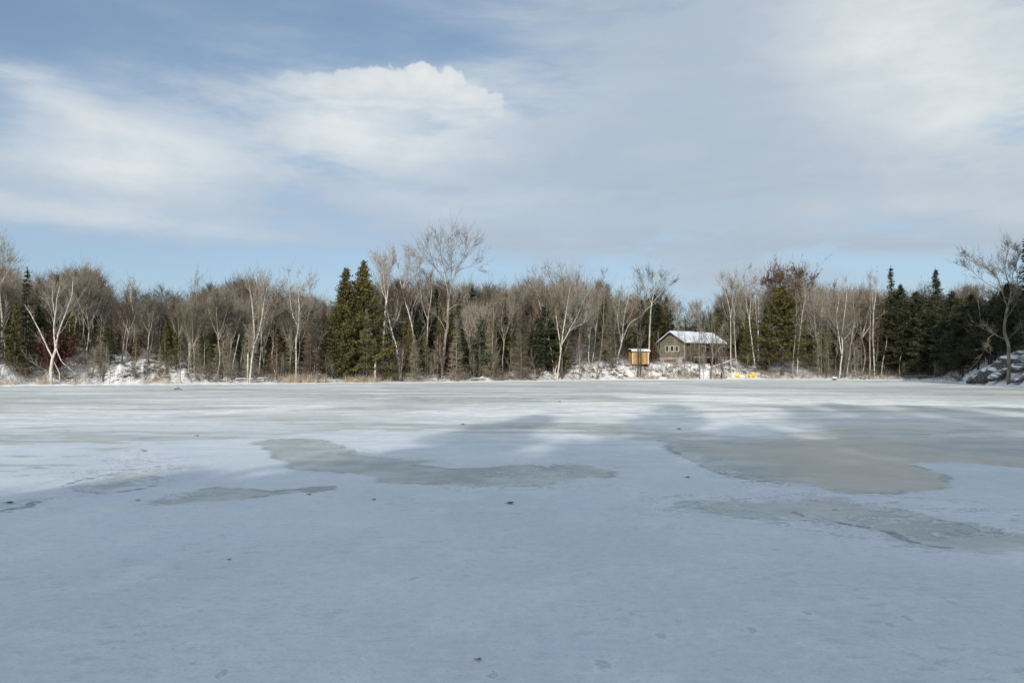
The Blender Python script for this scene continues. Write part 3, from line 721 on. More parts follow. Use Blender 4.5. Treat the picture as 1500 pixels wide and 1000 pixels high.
traced('ash_tree', 'tall pale bare tree with fan shaped crown between the yellow shed and house', sy(951, 7), [
    ([(949,532),(951,505),(952,480),(953,458),(953,446)], .15, .11, 0), ([(953,446),(945,430),(936,415),(930,402)], .07, .014, 1.2), ([(953,446),(957,425),(955,405)], .07, .014, 1.2), ([(953,446),(965,432),(977,420),(988,413)], .07, .014, 1.2), ([(957,425),(968,412),(972,400)], .05, .012, 1.), ([(945,430),(948,412),(945,400)], .045, .012, 1.)],
    bark='pale_bark', twig='grey_twig', cat='bare tree', seed=25, n1=9, len1=1.5, depth=.8)
traced('shore_tree', 'low crooked bare tree with a wide thin crown standing before the snowy house roof', sy(1041, 1.2), [
    ([(1041,556),(1041,540),(1042,522),(1041,508)], .16, .12, 0), ([(1041,508),(1034,497),(1026,488),(1020,478)], .06, .014, 1.), ([(1041,508),(1044,492),(1042,478),(1044,468)], .06, .014, 1.), ([(1041,508),(1050,498),(1057,488),(1060,480)], .06, .012, 1.), ([(1042,522),(1050,513),(1056,505)], .035, .012, .7), ([(1041,512),(1033,508),(1024,504)], .035, .012, .7)],
    bark='grey_bark', twig='grey_twig', cat='bare tree', seed=26, n1=8, len1=1.3)
traced('slender_tree', 'thin straight grey tree before the house deck, left of the low crooked tree', sy(1025, 1.0), [([(1025,557),(1025,535),(1025,515),(1026,495),(1025,470),(1027,450)], .10, .015, 1.)], bark='grey_bark', twig='grey_twig', cat='bare tree', seed=27, len1=1.)
traced('slender_tree', 'left stem of the tall narrow pair right of the house roof', sy(1070, 4), [([(1071,548),(1070,520),(1070,480),(1068,450),(1060,425),(1056,408)], .12, .018, 1.2), ([(1070,470),(1073,440),(1071,415)], .05, .012, 1.)], bark='pale_bark', twig='grey_twig', cat='bare tree', seed=28, n1=10)
traced('slender_tree', 'right stem of the tall narrow pair, above the first yellow chair', sy(1078, 4.5), [([(1079,549),(1078,525),(1076,490),(1075,455),(1080,430),(1090,408),(1096,396)], .12, .018, 1.2), ([(1075,455),(1072,430),(1076,408)], .05, .012, 1.)], bark='pale_bark', twig='grey_twig', cat='bare tree', seed=29, n1=10)
traced('leaning_tree', 'grey tree tilted left over the snow bank between the low crooked tree and tall pair', sy(1061, 3), [([(1061,548),(1057,528),(1052,508),(1048,488),(1045,468)], .12, .02, .9)], bark='grey_bark', twig='grey_twig', cat='bare tree', seed=30)
traced('birch_tree', 'white birch leaning left with forked top, behind the second yellow chair', sy(1108, 9), [
    ([(1107,540),(1103,515),(1100,490),(1098,470)], .12, .09, 0), ([(1098,470),(1094,450),(1092,430),(1090,412)], .06, .014, 1.), ([(1098,470),(1100,450),(1101,430),(1104,412)], .06, .014, 1.), ([(1097,468),(1093,463),(1090,461)], .03, .012, .3)], seed=31)
traced('birch_tree', 'straight white birch just left of the dark narrow spruce, right of the forked one', sy(1112, 10), [([(1110,535),(1111,500),(1112,470),(1112,440),(1110,415)], .11, .015, 1.), ([(1111,490),(1108,460),(1109,430)], .06, .012, .8)], seed=32)
traced('birch_tree', 'crooked pale slender birch before the right flank of the broad olive conifer', sy(1170, 4), [([(1168,548),(1169,520),(1171,495),(1174,475),(1176,455),(1179,435),(1177,415)], .09, .015, 1.), ([(1174,475),(1167,455),(1164,440)], .035, .012, .5)], seed=33)
traced('slender_tree', 'thin tan pole like tree in front of the large olive conifer', sy(1162, 2), [([(1161,552),(1162,525),(1164,495),(1167,470),(1168,445)], .08, .015, .6)], bark='pale_bark', twig='larch_twig', cat='bare tree', seed=34)
traced('birch_tree', 'bright white birch clump with dark base and several rising stems by the snow capped boulder', sy(1233, 3), [
    ([(1229,552),(1231,535),(1234,510),(1234,495),(1236,475),(1240,452),(1242,432),(1241,412)], .13, .02, 1.1), ([(1234,500),(1243,490),(1250,481),(1252,470)], .06, .015, .4), ([(1232,522),(1229,500),(1226,482),(1225,465),(1228,440),(1226,420)], .09, .015, 1.), ([(1226,482),(1218,470),(1212,455)], .045, .012, .7), ([(1240,552),(1244,520),(1249,490),(1252,468),(1250,440)], .07, .015, .8)], seed=35, n1=10)
traced('maple_tree', 'short thick dark trunk splitting among the white stems of the right hand birch clump', sy(1237, 4), [([(1237,555),(1236,535),(1237,515),(1232,490),(1228,455),(1234,425)], .22, .03, 1.2), ([(1237,515),(1243,480),(1256,450),(1262,425)], .09, .015, 1.2), ([(1232,490),(1215,470),(1205,445)], .06, .012, 1.)], bark='dark_bark', twig='grey_twig', cat='bare tree', seed=36, n1=10, len1=2.)
traced('birch_tree', 'tall white birch with bare side limbs raised like arms, left of the dark conifers', sy(1281, 6), [
    ([(1281,548),(1281,525),(1279,495),(1279,460),(1282,440),(1284,422),(1285,402)], .11, .018, .9), ([(1279,462),(1272,450),(1264,440)], .045, .014, .5), ([(1279,460),(1277,440),(1276,424),(1272,410)], .05, .014, .8), ([(1283,448),(1291,444),(1296,442)], .035, .012, .4), ([(1280,468),(1290,462),(1294,457)], .03, .012, .3)], seed=37)
traced('snag_tree', 'crooked bare snag leaning right against the dark conifers without any twigs', sy(1293, 5), [([(1291,549),(1294,530),(1299,510),(1301,492),(1307,479),(1310,468),(1309,457)], .10, .04, .05)], bark='pale_bark', twig='grey_twig', cat='dead tree', seed=38, n1=2, levels=1, len1=.4)
traced('snag_tree', 'thin bowed grey stem in the dark shade of the conifers, right of the crooked snag', sy(1319, 6), [([(1318,550),(1318,530),(1322,515),(1326,503),(1325,492)], .07, .02, .2)], bark='pale_bark', twig='grey_twig', cat='dead tree', seed=39, levels=1, len1=.5)
traced('shore_tree', 'leaning bare tree with a wide veil of fine branches beside the snowy rock ledge', sy(1475, 1.2), [
    ([(1477,564),(1473,545),(1468,525),(1465,507),(1462,485),(1460,465),(1458,452)], .20, .11, 0), ([(1458,452),(1448,430),(1437,408),(1425,392),(1405,382),(1392,378)], .065, .013, 1.), ([(1458,452),(1456,430),(1449,405),(1446,385),(1447,368)], .065, .013, 1.), ([(1448,430),(1432,415),(1415,400),(1400,390)], .04, .01, .8),
    ([(1458,452),(1464,430),(1466,410),(1463,395)], .05, .011, .9), ([(1456,430),(1460,405),(1464,380),(1466,370)], .045, .01, .9), ([(1463,498),(1454,492),(1444,489),(1433,486)], .06, .015, .15), ([(1444,489),(1436,497),(1429,503)], .04, .012, .1), ([(1465,500),(1470,492),(1474,485)], .04, .012, .3), ([(1462,470),(1472,450),(1478,430)], .04, .01, .8)],
    bark='grey_bark', twig='grey_twig', cat='bare tree', seed=40, n1=11, len1=1.4, depth=.9, n=(4, 3, 3), tw=.007)
traced('birch_tree', 'pale ragged birch stem in the shade left of the leaning far right tree', sy(1440, 6), [([(1446,545),(1441,515),(1438,490),(1435,465),(1432,440)], .08, .02, .6)], seed=41)
traced('slender_tree', 'left stem of the pale straight twins in the left wood', sy(280, 5), [([(277,548),(278,515),(279,480),(284,445),(286,415)], .09, .015, 1.1)], bark='pale_bark', twig='grey_twig', cat='bare tree', seed=42)
traced('slender_tree', 'right stem of the pale straight twins in the left wood, with a branch reaching right', sy(284, 5.5), [([(284,548),(285,510),(286,480),(284,440),(288,405)], .10, .015, 1.2), ([(286,495),(296,478),(303,470)], .04, .012, .5)], bark='pale_bark', twig='grey_twig', cat='bare tree', seed=43)
traced('leaning_tree', 'pale dead trunk leaning right just left of the V birch', sy(340, 3), [([(338,551),(341,530),(346,505),(349,490)], .08, .04, .05)], bark='pale_bark', twig='grey_twig', cat='dead tree', seed=44, levels=1, len1=.3)
traced('slender_tree', 'curved pale tree right of the small rust brown bush, left wood', sy(192, 9), [([(196,535),(197,500),(198,470),(194,445),(190,425)], .08, .015, 1.)], bark='pale_bark', twig='grey_twig', cat='bare tree', seed=45)
traced('slender_tree', 'slightly leaning pale tree left of the small rust brown bush, left wood', sy(181, 8), [([(179,540),(181,510),(185,475),(190,445),(192,420)], .09, .015, 1.)], bark='pale_bark', twig='grey_twig', cat='bare tree', seed=46)
traced('slender_tree', 'bare tree with a straight pale trunk on the extreme left edge of the shore wood', sy(5, 6), [([(5,548),(4,510),(4,470),(3,430),(5,405)], .15, .06, .3), ([(5,405),(1,390),(-4,375)], .05, .012, 1.3), ([(5,405),(10,388),(18,374)], .05, .012, 1.3), ([(4,420),(16,402),(26,390)], .05, .012, 1.2)], bark='pale_bark', twig='grey_twig', cat='bare tree', seed=47, n1=10, len1=1.7)
traced('slender_tree', 'lone thin grey tree on the snow slope right of the big dark trunk', sy(848, 1.8), [([(849,557),(849,530),(848,505),(850,480),(852,455)], .09, .015, 1.)], bark='grey_bark', twig='grey_twig', cat='bare tree', seed=48, len1=1.2)
for i, (px, a, lb) in enumerate([(934, 540, 'dark slim trunk across the left half of the yellow shed'), (937.5, 541, 'dark slim trunk across the middle of the yellow shed'), (1210, 554, 'short dark bare trunk left of the snow capped boulder'), (1274, 553, 'thick mossy grey trunk at the shore below the arm raising birch'), (722, 560, 'thin bare pole like tree between the two brown larches, mid shore')]):
    traced('slender_tree', lb, sy(px, 2.5), [([(px, a), (px + .5, a - 25), (px - .5, a - 55), (px + 1, a - 90), (px, a - 125)], .10 if i != 3 else .17, .015, 1.)], bark='dark_bark' if i < 3 else 'grey_bark', twig='grey_twig', cat='bare tree', seed=50 + i, len1=1.3)

# ------------------------------------------------------------------ leaning and leafy things with looks of their own
def single(kind_fn, name, label, px, s, toppy, mats, cat='tree', scale_w=None, **kw):
    y = sy(px, s); h = top_height(px, toppy, y); b = kind_fn(h=h, mpp=y / F)
    return stand(name, label, cat, foot(px, y), *bake(b, mats))

EV = (M['dark_bark'], M['dark_bark'])
def conif(name, label, px, s, toppy, halfpx, kind, leafm, seed, low=.05, dens=1.2, rad=.16, cat='conifer'):
    y = sy(px, s); h = top_height(px, toppy, y)
    return stand(name, label, cat, foot(px, y), *bake(make_conifer(seed, h, halfpx * 1.12 * y / F, kind, low, rad, dens), (*EV, M[leafm])))
def larch(label, px, s, toppy, halfpx, tw, seed, dens=1., bark='grey_bark', low=.06, name='larch_tree'):
    y = sy(px, s); h = top_height(px, toppy, y)
    return stand(name, label, 'larch', foot(px, y), *bake(make_larch(seed, h, halfpx * y / F, .08, dens, low), (M[bark], M[tw])))

conif('cedar_tree', 'left and shorter of the two tall olive green cedars standing together', 503, 3.0, 394, 36, 'cedar', 'cedar', 21, .04, 2.6)
conif('cedar_tree', 'right and taller of the two tall olive green cedars standing together', 532, 4.5, 384, 40, 'cedar', 'cedar', 22, .04, 2.6)
conif('cedar_tree', 'low olive cedar bush at the foot of the bright white many stemmed birch', 573, 3.0, 512, 11, 'cedar', 'cedar', 23, .03, 1.6)
conif('cedar_tree', 'yellowish green cedar behind the brown larches, right of the pale green spruce', 738, 8, 440, 15, 'cedar', 'cedar', 24, .05, 1.5)
conif('spruce_tree', 'wide dark green spruce with drooping boughs left of the big dark trunk', 797, 6, 440, 24, 'spruce', 'spruce', 25, .08, 1.7)
conif('spruce_tree', 'pale grey green spruce with a bare tip, right of the tan double larch', 703, 4, 462, 20, 'spruce', 'bluespruce', 26, .06, 1.2)
conif('hemlock_tree', 'large broad olive green conifer on a thick short trunk, right of the yellow chairs', 1146, 5, 420, 30, 'hemlock', 'cedar', 27, .15, 2.4, .3)
conif('spruce_tree', 'narrow very dark spruce hard against the left side of the broad olive conifer', 1122, 7, 452, 10, 'spruce', 'dark', 28, .06, 1.8)
conif('spruce_tree', 'dark conifer with a thin black spire top, leftmost of the dark conifers on the right', 1308, 9, 394, 14, 'spruce', 'dark', 29, .04, 1.5)
conif('spruce_tree', 'tall layered green spruce rising above the dark conifers on the right', 1375, 16, 395, 24, 'spruce', 'spruce', 30, .05, 1.6)
for i, (px, s, tp, hw, lb) in enumerate([(1322, 8, 418, 22, 'broad dark conifer just right of the black spire top'), (1345, 10, 428, 22, 'dark round topped conifer between the spire and the layered spruce'), (1398, 10, 428, 24, 'dark flat topped conifer right of the layered spruce'), (1425, 9, 432, 22, 'dark conifer behind the fine branches of the leaning far right tree'),
        (1482, 9, 415, 22, 'dark conifer standing over the snowy rock ledge'), (1362, 6, 440, 20, 'lower dark conifer in front of the layered spruce'), (1410, 5, 452, 18, 'low dark conifer left of the snowy rock ledge'), (1452, 8, 445, 22, 'dark conifer directly behind the trunk of the leaning far right tree')]):
    conif('hemlock_tree', lb, px, s, tp, hw, 'hemlock', 'dark', 60 + i, .14, 1.7)
conif('spruce_tree', 'ragged tall spruce cut by the right edge of the picture', 1509, 6, 340, 17, 'spruce', 'dark', 75, .03, 1.1)
conif('spruce_tree', 'dark spruce tip standing above the left wood beside the leftmost tree', 35, 8, 396, 14, 'spruce', 'spruce', 76, .05, .8)
conif('spruce_tree', 'low green spruce on the left bank below the dark spruce tip', 38, 4, 505, 13, 'spruce', 'spruce', 77, .02, 1.3)
conif('spruce_tree', 'small dark green spruce on the snow slope right of the small rust bush', 240, 9, 490, 15, 'spruce', 'spruce', 78, .05, 1.4)
for i, (px, s, tp, hw, lf, lb) in enumerate([(640, 12, 425, 16, 'dark', 'dark spruce behind the great ash trunk on its left'), (690, 13, 422, 20, 'spruce', 'dark green spruce behind and right of the great ash'), (712, 10, 436, 18, 'spruce', 'green spruce behind the pale grey green one'), (592, 12, 436, 14, 'dark', 'dark spruce between the many stemmed birch and the leaning birch'), (615, 9, 455, 14, 'spruce', 'low green spruce behind the leaning birch'),
        (886, 11, 428, 15, 'cedar', 'olive conifer behind the right leaning slim tree'), (672, 9, 450, 16, 'dark', 'dark spruce behind the tan double larch'), (940, 18, 440, 20, 'dark', 'dark conifer behind the yellow shed'), (782, 12, 432, 14, 'dark', 'dark spruce behind the wide drooping spruce')]):
    conif('spruce_tree', lb, px, s, tp, hw, 'spruce' if lf != 'cedar' else 'cedar', lf, 80 + i, .06, 1.3)
larch('grey bare larch in front of the right hand tall cedar', 537, 1.6, 452, 17, 'larch_twig', 1, 1.)
larch('pale tan larch with two close poles right of the great ash', 668, 1.6, 462, 16, 'larch_twig', 2, 1.1)
larch('wide warm brown larch between the yellowish cedar and dark green spruce', 763, 2.0, 437, 22, 'brown_twig', 3, 1.2)
larch('small pale larch below the leaning birch, left of the great ash', 608, 1.8, 490, 13, 'larch_twig', 4, 1.1)
larch('dark reddish brown larch right of the white birch pair, left of the cedars', 455, 2.0, 452, 17, 'rust_twig', 5, 1.4, 'dark_bark')
larch('second dark brown larch touching the left tall cedar', 472, 4.0, 446, 15, 'rust_twig', 6, 1.3, 'dark_bark')
larch('thin grey green larch left of the warm brown larch', 722, 3.4, 452, 14, 'larch_twig', 7, 1.1)
larch('broad tan larch in the left wood before the V birch', 326, 3.5, 470, 19, 'larch_twig', 8, 1.1)
larch('olive feathery larch behind the right leaning slim tree', 896, 4, 436, 17, 'larch_twig', 9, 1.2)
larch('tan larch at the shore left of the low rust brown bush', 148, 3.2, 488, 17, 'larch_twig', 10, 1.0)
larch('small dead brown larch at the foot of the great ash', 640, 3, 492, 16, 'rust_twig', 13, 1.3)
larch('small grey larch right of the big dark trunk at the snow slope', 868, 8, 470, 17, 'brown_twig', 14, 1.1)
larch('low dark brown larch right of the V birches', 405, 3.2, 490, 17, 'rust_twig', 15, 1.1)
larch('dusky larch left of the right hand birch clump', 1203, 5, 470, 16, 'larch_twig', 16, 1.)
larch('dusky larch right of the right hand birch clump', 1262, 6, 478, 14, 'brown_twig', 17, 1.)

def leafy(name, label, px, s, toppy, halfpx, leafm, seed, n=5200, size=.09, cat='bush'):
    y = sy(px, s); h = top_height(px, toppy, y)
    return stand(name, label, cat, foot(px, y), *bake(make_leafy(seed, h, halfpx * y / F, .05, n, size), (M['dark_bark'], M['rust_twig'], M[leafm])))
leafy('leafy_bush', 'large rust red bush behind the white forked birch on the left shore', 82, 3.5, 484, 29, 'rustleaf', 1, 20000, .10)
leafy('leafy_bush', 'small rust brown bush on the snow slope in the left wood', 198, 7, 497, 17, 'rustleaf', 2, 4500, .09)
leafy('leafy_bush', 'small bright red bush below the leaning birch', 592, 4, 484, 8, 'rustleaf', 3, 1500, .08)
leafy('leafy_bush', 'reddish brown bush at the right foot of the great ash', 655, 6, 500, 16, 'rustleaf', 4, 2500, .08)
leafy('leafy_bush', 'dull red bush between the forked birch and tall narrow pair', 1092, 12, 500, 14, 'rustleaf', 5, 2500, .09)
leafy('leafy_bush', 'reddish bush between yellow shed and house', 957, 14, 500, 9, 'rustleaf', 6, 1600, .09)
y = sy(1146, 22); h = top_height(1146, 394, y)
stand('oak_tree', 'round crowned tree with rust brown leaves left on, towering behind the broad olive conifer', 'oak', foot(1146, y), *bake(make_oak(9, h * .95, 1.15, 24000, .085), (M['grey_bark'], M['brown_twig'], M['bigoak'])))
y = sy(1185, 20); h = top_height(1182, 412, y)
stand('oak_tree', 'smaller tree with rust brown leaves behind the right flank of the broad olive conifer', 'oak', foot(1182, y), *bake(make_oak(10, h * .95, .8, 9000, .08), (M['grey_bark'], M['brown_twig'], M['oakleaf'])))

# ------------------------------------------------------------------ the wood behind: every tree its own object
SKY = [(-60, 380), (0, 374), (25, 384), (42, 412), (60, 386), (88, 377), (125, 373), (148, 385), (160, 418), (185, 412), (200, 406), (240, 402), (262, 418), (290, 405), (320, 400), (350, 394), (360, 391), (378, 408), (400, 403), (440, 405), (460, 424), (490, 428), (545, 395), (600, 385), (650, 395),
       (700, 402), (730, 388), (770, 392), (800, 386), (840, 384), (860, 392), (878, 406), (900, 400), (930, 398), (962, 398), (985, 418), (1000, 432), (1042, 430), (1052, 412), (1085, 402), (1140, 402), (1190, 402), (1205, 392), (1230, 404), (1260, 402), (1300, 408), (1345, 410), (1400, 412), (1440, 405), (1500, 400), (1560, 400)]
SKX = [a for a, b in SKY]; SKYY = [b for a, b in SKY]
def skyline(px): return float(np.interp(px, SKX, SKYY))
LAB = {'tall': ('hardwood_tree', 'slender bare grey tree in the crowded wood behind the shoreline trees', 'bare tree', 'slender bare trees of the wood behind the shore'),
       'broad': ('hardwood_tree', 'broad crowned bare tree reaching above the wood behind the shoreline', 'bare tree', 'broad crowned bare trees of the wood behind the shore'),
       'birch': ('birch_tree', 'pale stemmed birch half hidden in the wood behind the shoreline trees', 'birch tree', 'pale birches inside the wood'),
       'larch': ('larch_tree', 'tan feathery bare conifer in the wood behind the shoreline trees', 'larch', 'tan bare conifers inside the wood'),
       'brownlarch': ('larch_tree', 'dark brown bare conifer in the wood behind the shoreline trees', 'larch', 'dark brown bare conifers inside the wood'),
       'spruce': ('spruce_tree', 'dark green spruce in the wood behind the shoreline trees', 'conifer', 'dark green spruces inside the wood'),
       'cedar': ('cedar_tree', 'olive green cedar in the wood behind the shoreline trees', 'conifer', 'olive cedars inside the wood'),
       'dark': ('hemlock_tree', 'very dark conifer in the wood behind the shoreline trees', 'conifer', 'very dark conifers inside the wood'),
       'oak': ('oak_tree', 'tree with a few rust brown leaves in the wood behind the shoreline trees', 'oak', 'rust leaved trees inside the wood'),
       'sapling': ('sapling', 'thin bare sapling growing at the edge of the ice', 'sapling', 'bare saplings along the shore')}
def scatter(n, s0, s1, kinds, drop, px0=-40, px1=1545, seed=0, avoid=None, keep=None):
    rs = random.Random(seed); done = []; tries = 0
    while len(done) < n and tries < n * 60:
        tries += 1; px = rs.uniform(px0, px1); s = rs.uniform(s0, s1); y = sy(px, s); x = xat(px, y)
        if keep and not keep(px, s): continue
        if any((x - a) ** 2 + (y - b) ** 2 < 2.0 for a, b in done): continue
        # keep the house, shed and chairs plot clear
        if 905 < px < 1085 and s < 24: continue
        if 1085 <= px < 1130 and s < 8: continue
        if 1100 < px < 1195 and s < 23: continue
        if 42 < px < 125 and s < 10: continue
        if 545 < px < 572 and s < 9: continue
        done.append((x, y)); r = rs.random(); acc = 0
        for k, w in kinds(px):
            acc += w
            if r <= acc: break
        tp = skyline(px) + rs.uniform(*drop) + (22 if k in ('spruce', 'dark', 'cedar') else 12 if k in ('larch', 'oak') else 45 if k == 'brownlarch' else 0)
        nm, lb, ct, gr = LAB[k]; put(k, px, y, tp, nm, lb, ct, gr, 3., {'tall': 1.0, 'broad': 1.0}.get(k, 1.) * rs.uniform(.8, 1.1))
def mixk(px):
    if px > 1290: return [('dark', .72), ('tall', .10), ('broad', .08), ('spruce', .1)]
    if 600 < px < 800 or 870 < px < 1000: return [('tall', .28), ('broad', .18), ('birch', .1), ('spruce', .12), ('cedar', .12), ('larch', .12), ('oak', .08)]
    if px < 150: return [('tall', .38), ('broad', .16), ('larch', .16), ('spruce', .08), ('cedar', .14), ('birch', .08)]
    return [('tall', .42), ('broad', .05), ('birch', .13), ('larch', .16), ('oak', .04), ('cedar', .10), ('spruce', .06), ('brownlarch', .04)]
scatter(95, 5, 14, mixk, (4, 42), seed=1)
def darkk(px):
    if px > 1290: return [('dark', 1.)]
    return [('spruce', .3), ('cedar', .25), ('dark', .2), ('larch', .15), ('oak', .1)]
scatter(95, 18, 44, darkk, (8, 50), seed=12)
scatter(46, 7, 18, lambda px: [('larch', .55), ('brownlarch', .15), ('cedar', .3)] if px < 1290 else [('dark', 1.)], (28, 70), seed=13)
LAB['tall2'] = LAB['tall']; PROTO['tall2'] = [PROTO['tall'][1], PROTO['tall'][3]]
LAB['tall2'] = ('hardwood_tree', 'pale straight thin bare tree near the ice in the front rank of the left wood', 'bare tree', 'pale straight thin trees in the front rank of the left wood')
scatter(20, 2.5, 8, lambda px: [('tall2', 1.)], (6, 40), 120, 480, seed=18)
scatter(26, 4, 15, lambda px: [('spruce', .55), ('cedar', .45)], (34, 85), 590, 830, seed=15)
scatter(22, 5, 18, lambda px: [('cedar', .7), ('spruce', .3)], (14, 80), 0, 480, seed=16)
scatter(24, 26, 46, lambda px: [('dark', .4), ('cedar', .4), ('spruce', .2)], (6, 30), 890, 1110, seed=17)
scatter(14, 5, 16, lambda px: [('dark', 1.)], (0, 12), 1298, 1480, seed=14)
scatter(110, 14, 28, mixk, (0, 32), seed=2)
scatter(80, 28, 48, mixk, (0, 34), seed=3)
# low larches and saplings filling the shore edge
scatter(26, 2.2, 7, lambda px: [('larch', .5), ('brownlarch', .5)], (60, 95), seed=4, keep=lambda px, s: px < 780 or 1180 < px < 1300)
def saplings(n, a, b, seed, t0=495, t1=530, s0=1., s1=4.5):
    rs = random.Random(seed)
    for _ in range(n):
        px = rs.uniform(a, b); y = sy(px, rs.uniform(s0, s1)); nm, lb, ct, gr = LAB['sapling']
        put('sapling', px, y, rs.uniform(t0, t1), nm, lb, ct, gr, 1.4)
for px, s_, tp in [(985, 3.5, 488), (1003, 4.5, 470), (1012, 3, 492), (1033, 4, 474), (1049, 3.5, 484), (1057, 5, 470), (1018, 5.5, 478), (976, 5, 492), (968, 4, 480), (991, 6, 465), (1007, 2.5, 500), (1029, 6, 468), (1044, 6, 478)]:
    put('sapling', px, sy(px, s_), tp, 'sapling', 'thin bare grey sapling standing in front of the house', 'sapling', 'bare saplings in front of the house', 1.4, .7)
saplings(22, 565, 655, 1); saplings(14, 200, 345, 2, 500, 535); saplings(14, 660, 800, 3, 500, 540); saplings(12, 390, 500, 4, 505, 540)
saplings(9, 1180, 1300, 5, 490, 535); saplings(8, 1300, 1400, 6, 510, 540, 1.5, 5); saplings(8, 130, 200, 7, 500, 540); saplings(7, 1000, 1130, 8, 505, 535, 1.2, 4)

# ------------------------------------------------------------------ stuff: the wood further back, brush, reeds
def scatter_pts(n, a, b, s0, s1, rng, clump=None):
    px = rng.uniform(a, b, n); s = rng.uniform(s0, s1, n); an = np.arctan((px - 750) / F)
    r = shoreR(np.sin(an) * 100, np.cos(an) * 100) + s
    x = np.sin(an) * r; y = np.cos(an) * r; return x, y

def far_wood():
    rng = np.random.default_rng(77); mb = MB()
    px = rng.uniform(-120, 1620, 420); s = rng.uniform(44, 95, 420)
    for a, b in zip(px, s):
        y = sy(a, b); x = xat(a, y); z = gz(x, y); top = at(a, skyline(a) + rng.uniform(10, 40), y)[2]; h = top - z
        mb.sticks(np.array([[x, y, z]]), np.array([[x + rng.normal(0, .2), y, z + h * .9]]), .12, .03)
        k = 26; t = rng.uniform(.25, .95, k); P = np.column_stack([np.full(k, x), np.full(k, y), z + h * .9 * t]); az = rng.uniform(0, 6.28, k)
        an = rng.uniform(.4, 1., k); D = np.column_stack([np.cos(az) * np.sin(an), np.sin(az) * np.sin(an), np.cos(an)]); L = (1.1 - t) * h * .28 + .8
        mb.sticks(P, P + D * L[:, None], .035, .02)
        P, D, L, Rr = fan(rng, P, D, L, np.full(k, .02), 4, .6, .6, .7, .1); mb.sticks(P, P + D * L[:, None], .016, .01)
        P, D, L, Rr = fan(rng, P, D, L, Rr, 3, .6, .6, .7, .1); mb.sticks(P, P + D * L[:, None], .012, .008)
    tag(link('distant_wood', mb.mesh('distant_wood', M['dark_twig'])), 'hazy grey brown mass of bare woodland closing the view behind the shore trees', 'woodland', kind='stuff')
far_wood()

def brush():
    rng = np.random.default_rng(5); mb = MB()
    for (a, b, s0, s1, n, hh) in [(-40, 560, 1.5, 14, 6500, .9), (560, 860, 1.2, 14, 5200, 1.0), (860, 1180, 1.2, 9, 3000, .55), (1180, 1420, 1.5, 14, 2600, .9), (-40, 1540, 12, 34, 9000, 1.8), (930, 1075, 1.5, 5, 1500, .5)]:
        x, y = scatter_pts(n, a, b, s0, s1, rng); z = H(x, y); dens = np.sin(x * .7 + 1.3 * np.sin(y * .5)) + np.sin(x * .23 + y * .31) > -.4
        x, y, z = x[dens], y[dens], z[dens]; N = len(x)
        P = np.column_stack([x, y, z - .03]); D = nrm(rng.normal(size=(N, 3)) * [.55, .55, .2] + [0, 0, 1]); L = hh * rng.uniform(.3, 1.3, N)
        mb.sticks(P, P + D * L[:, None], .009, .005)
        P, D, L, Rr = fan(rng, P, D, L, np.full(N, .006), 3, .6, .6, .7, 0.); mb.sticks(P, P + D * L[:, None], .006, .004)
    tag(link('undergrowth', mb.mesh('undergrowth', M['brown_twig'])), 'tangle of thin leafless twigs poking through the snow along the bank', 'undergrowth', kind='stuff')
brush()

def reeds():
    rng = np.random.default_rng(6); mb = MB()
    spots = [(-40, 72, 900, .55), (100, 140, 200, .4), (190, 300, 700, .45), (415, 465, 900, .85), (470, 560, 1100, .8), (560, 660, 500, .5), (660, 760, 250, .35), (790, 850, 200, .4), (915, 1010, 700, .45), (985, 1060, 250, .35), (1290, 1345, 600, .25)]
    for a, b, n, hh in spots:
        x, y = scatter_pts(n, a, b, .5, 1.9, rng); k = (np.sin(x * 2.3 + a) + np.sin(x * .9) > -.5); x, y = x[k], y[k]; q_ = len(x) * 6 // 10; x, y = x[:q_], y[:q_]; N = len(x); z = H(x, y)
        P = np.column_stack([x, y, z - .03]); D = nrm(rng.normal(size=(N, 3)) * [.3, .3, .1] + [0, 0, 1]); L = hh * rng.uniform(.4, 1.3, N)
        mb.sticks(P, P + D * L[:, None], .012, .005)
        e = P + D * L[:, None]; mb.sticks(e, e + nrm(D + rng.normal(size=(N, 3)) * .6) * (L * .35)[:, None], .007, .004)
    m = new_mat('dry_reed', two_tone((.30, .24, .17), (.50, .42, .31), 2, 0))
    tag(link('dry_reeds', mb.mesh('dry_reeds', m)), 'strip of straw coloured dry reeds and grass along the edge of the ice', 'reeds', kind='stuff')
reeds()

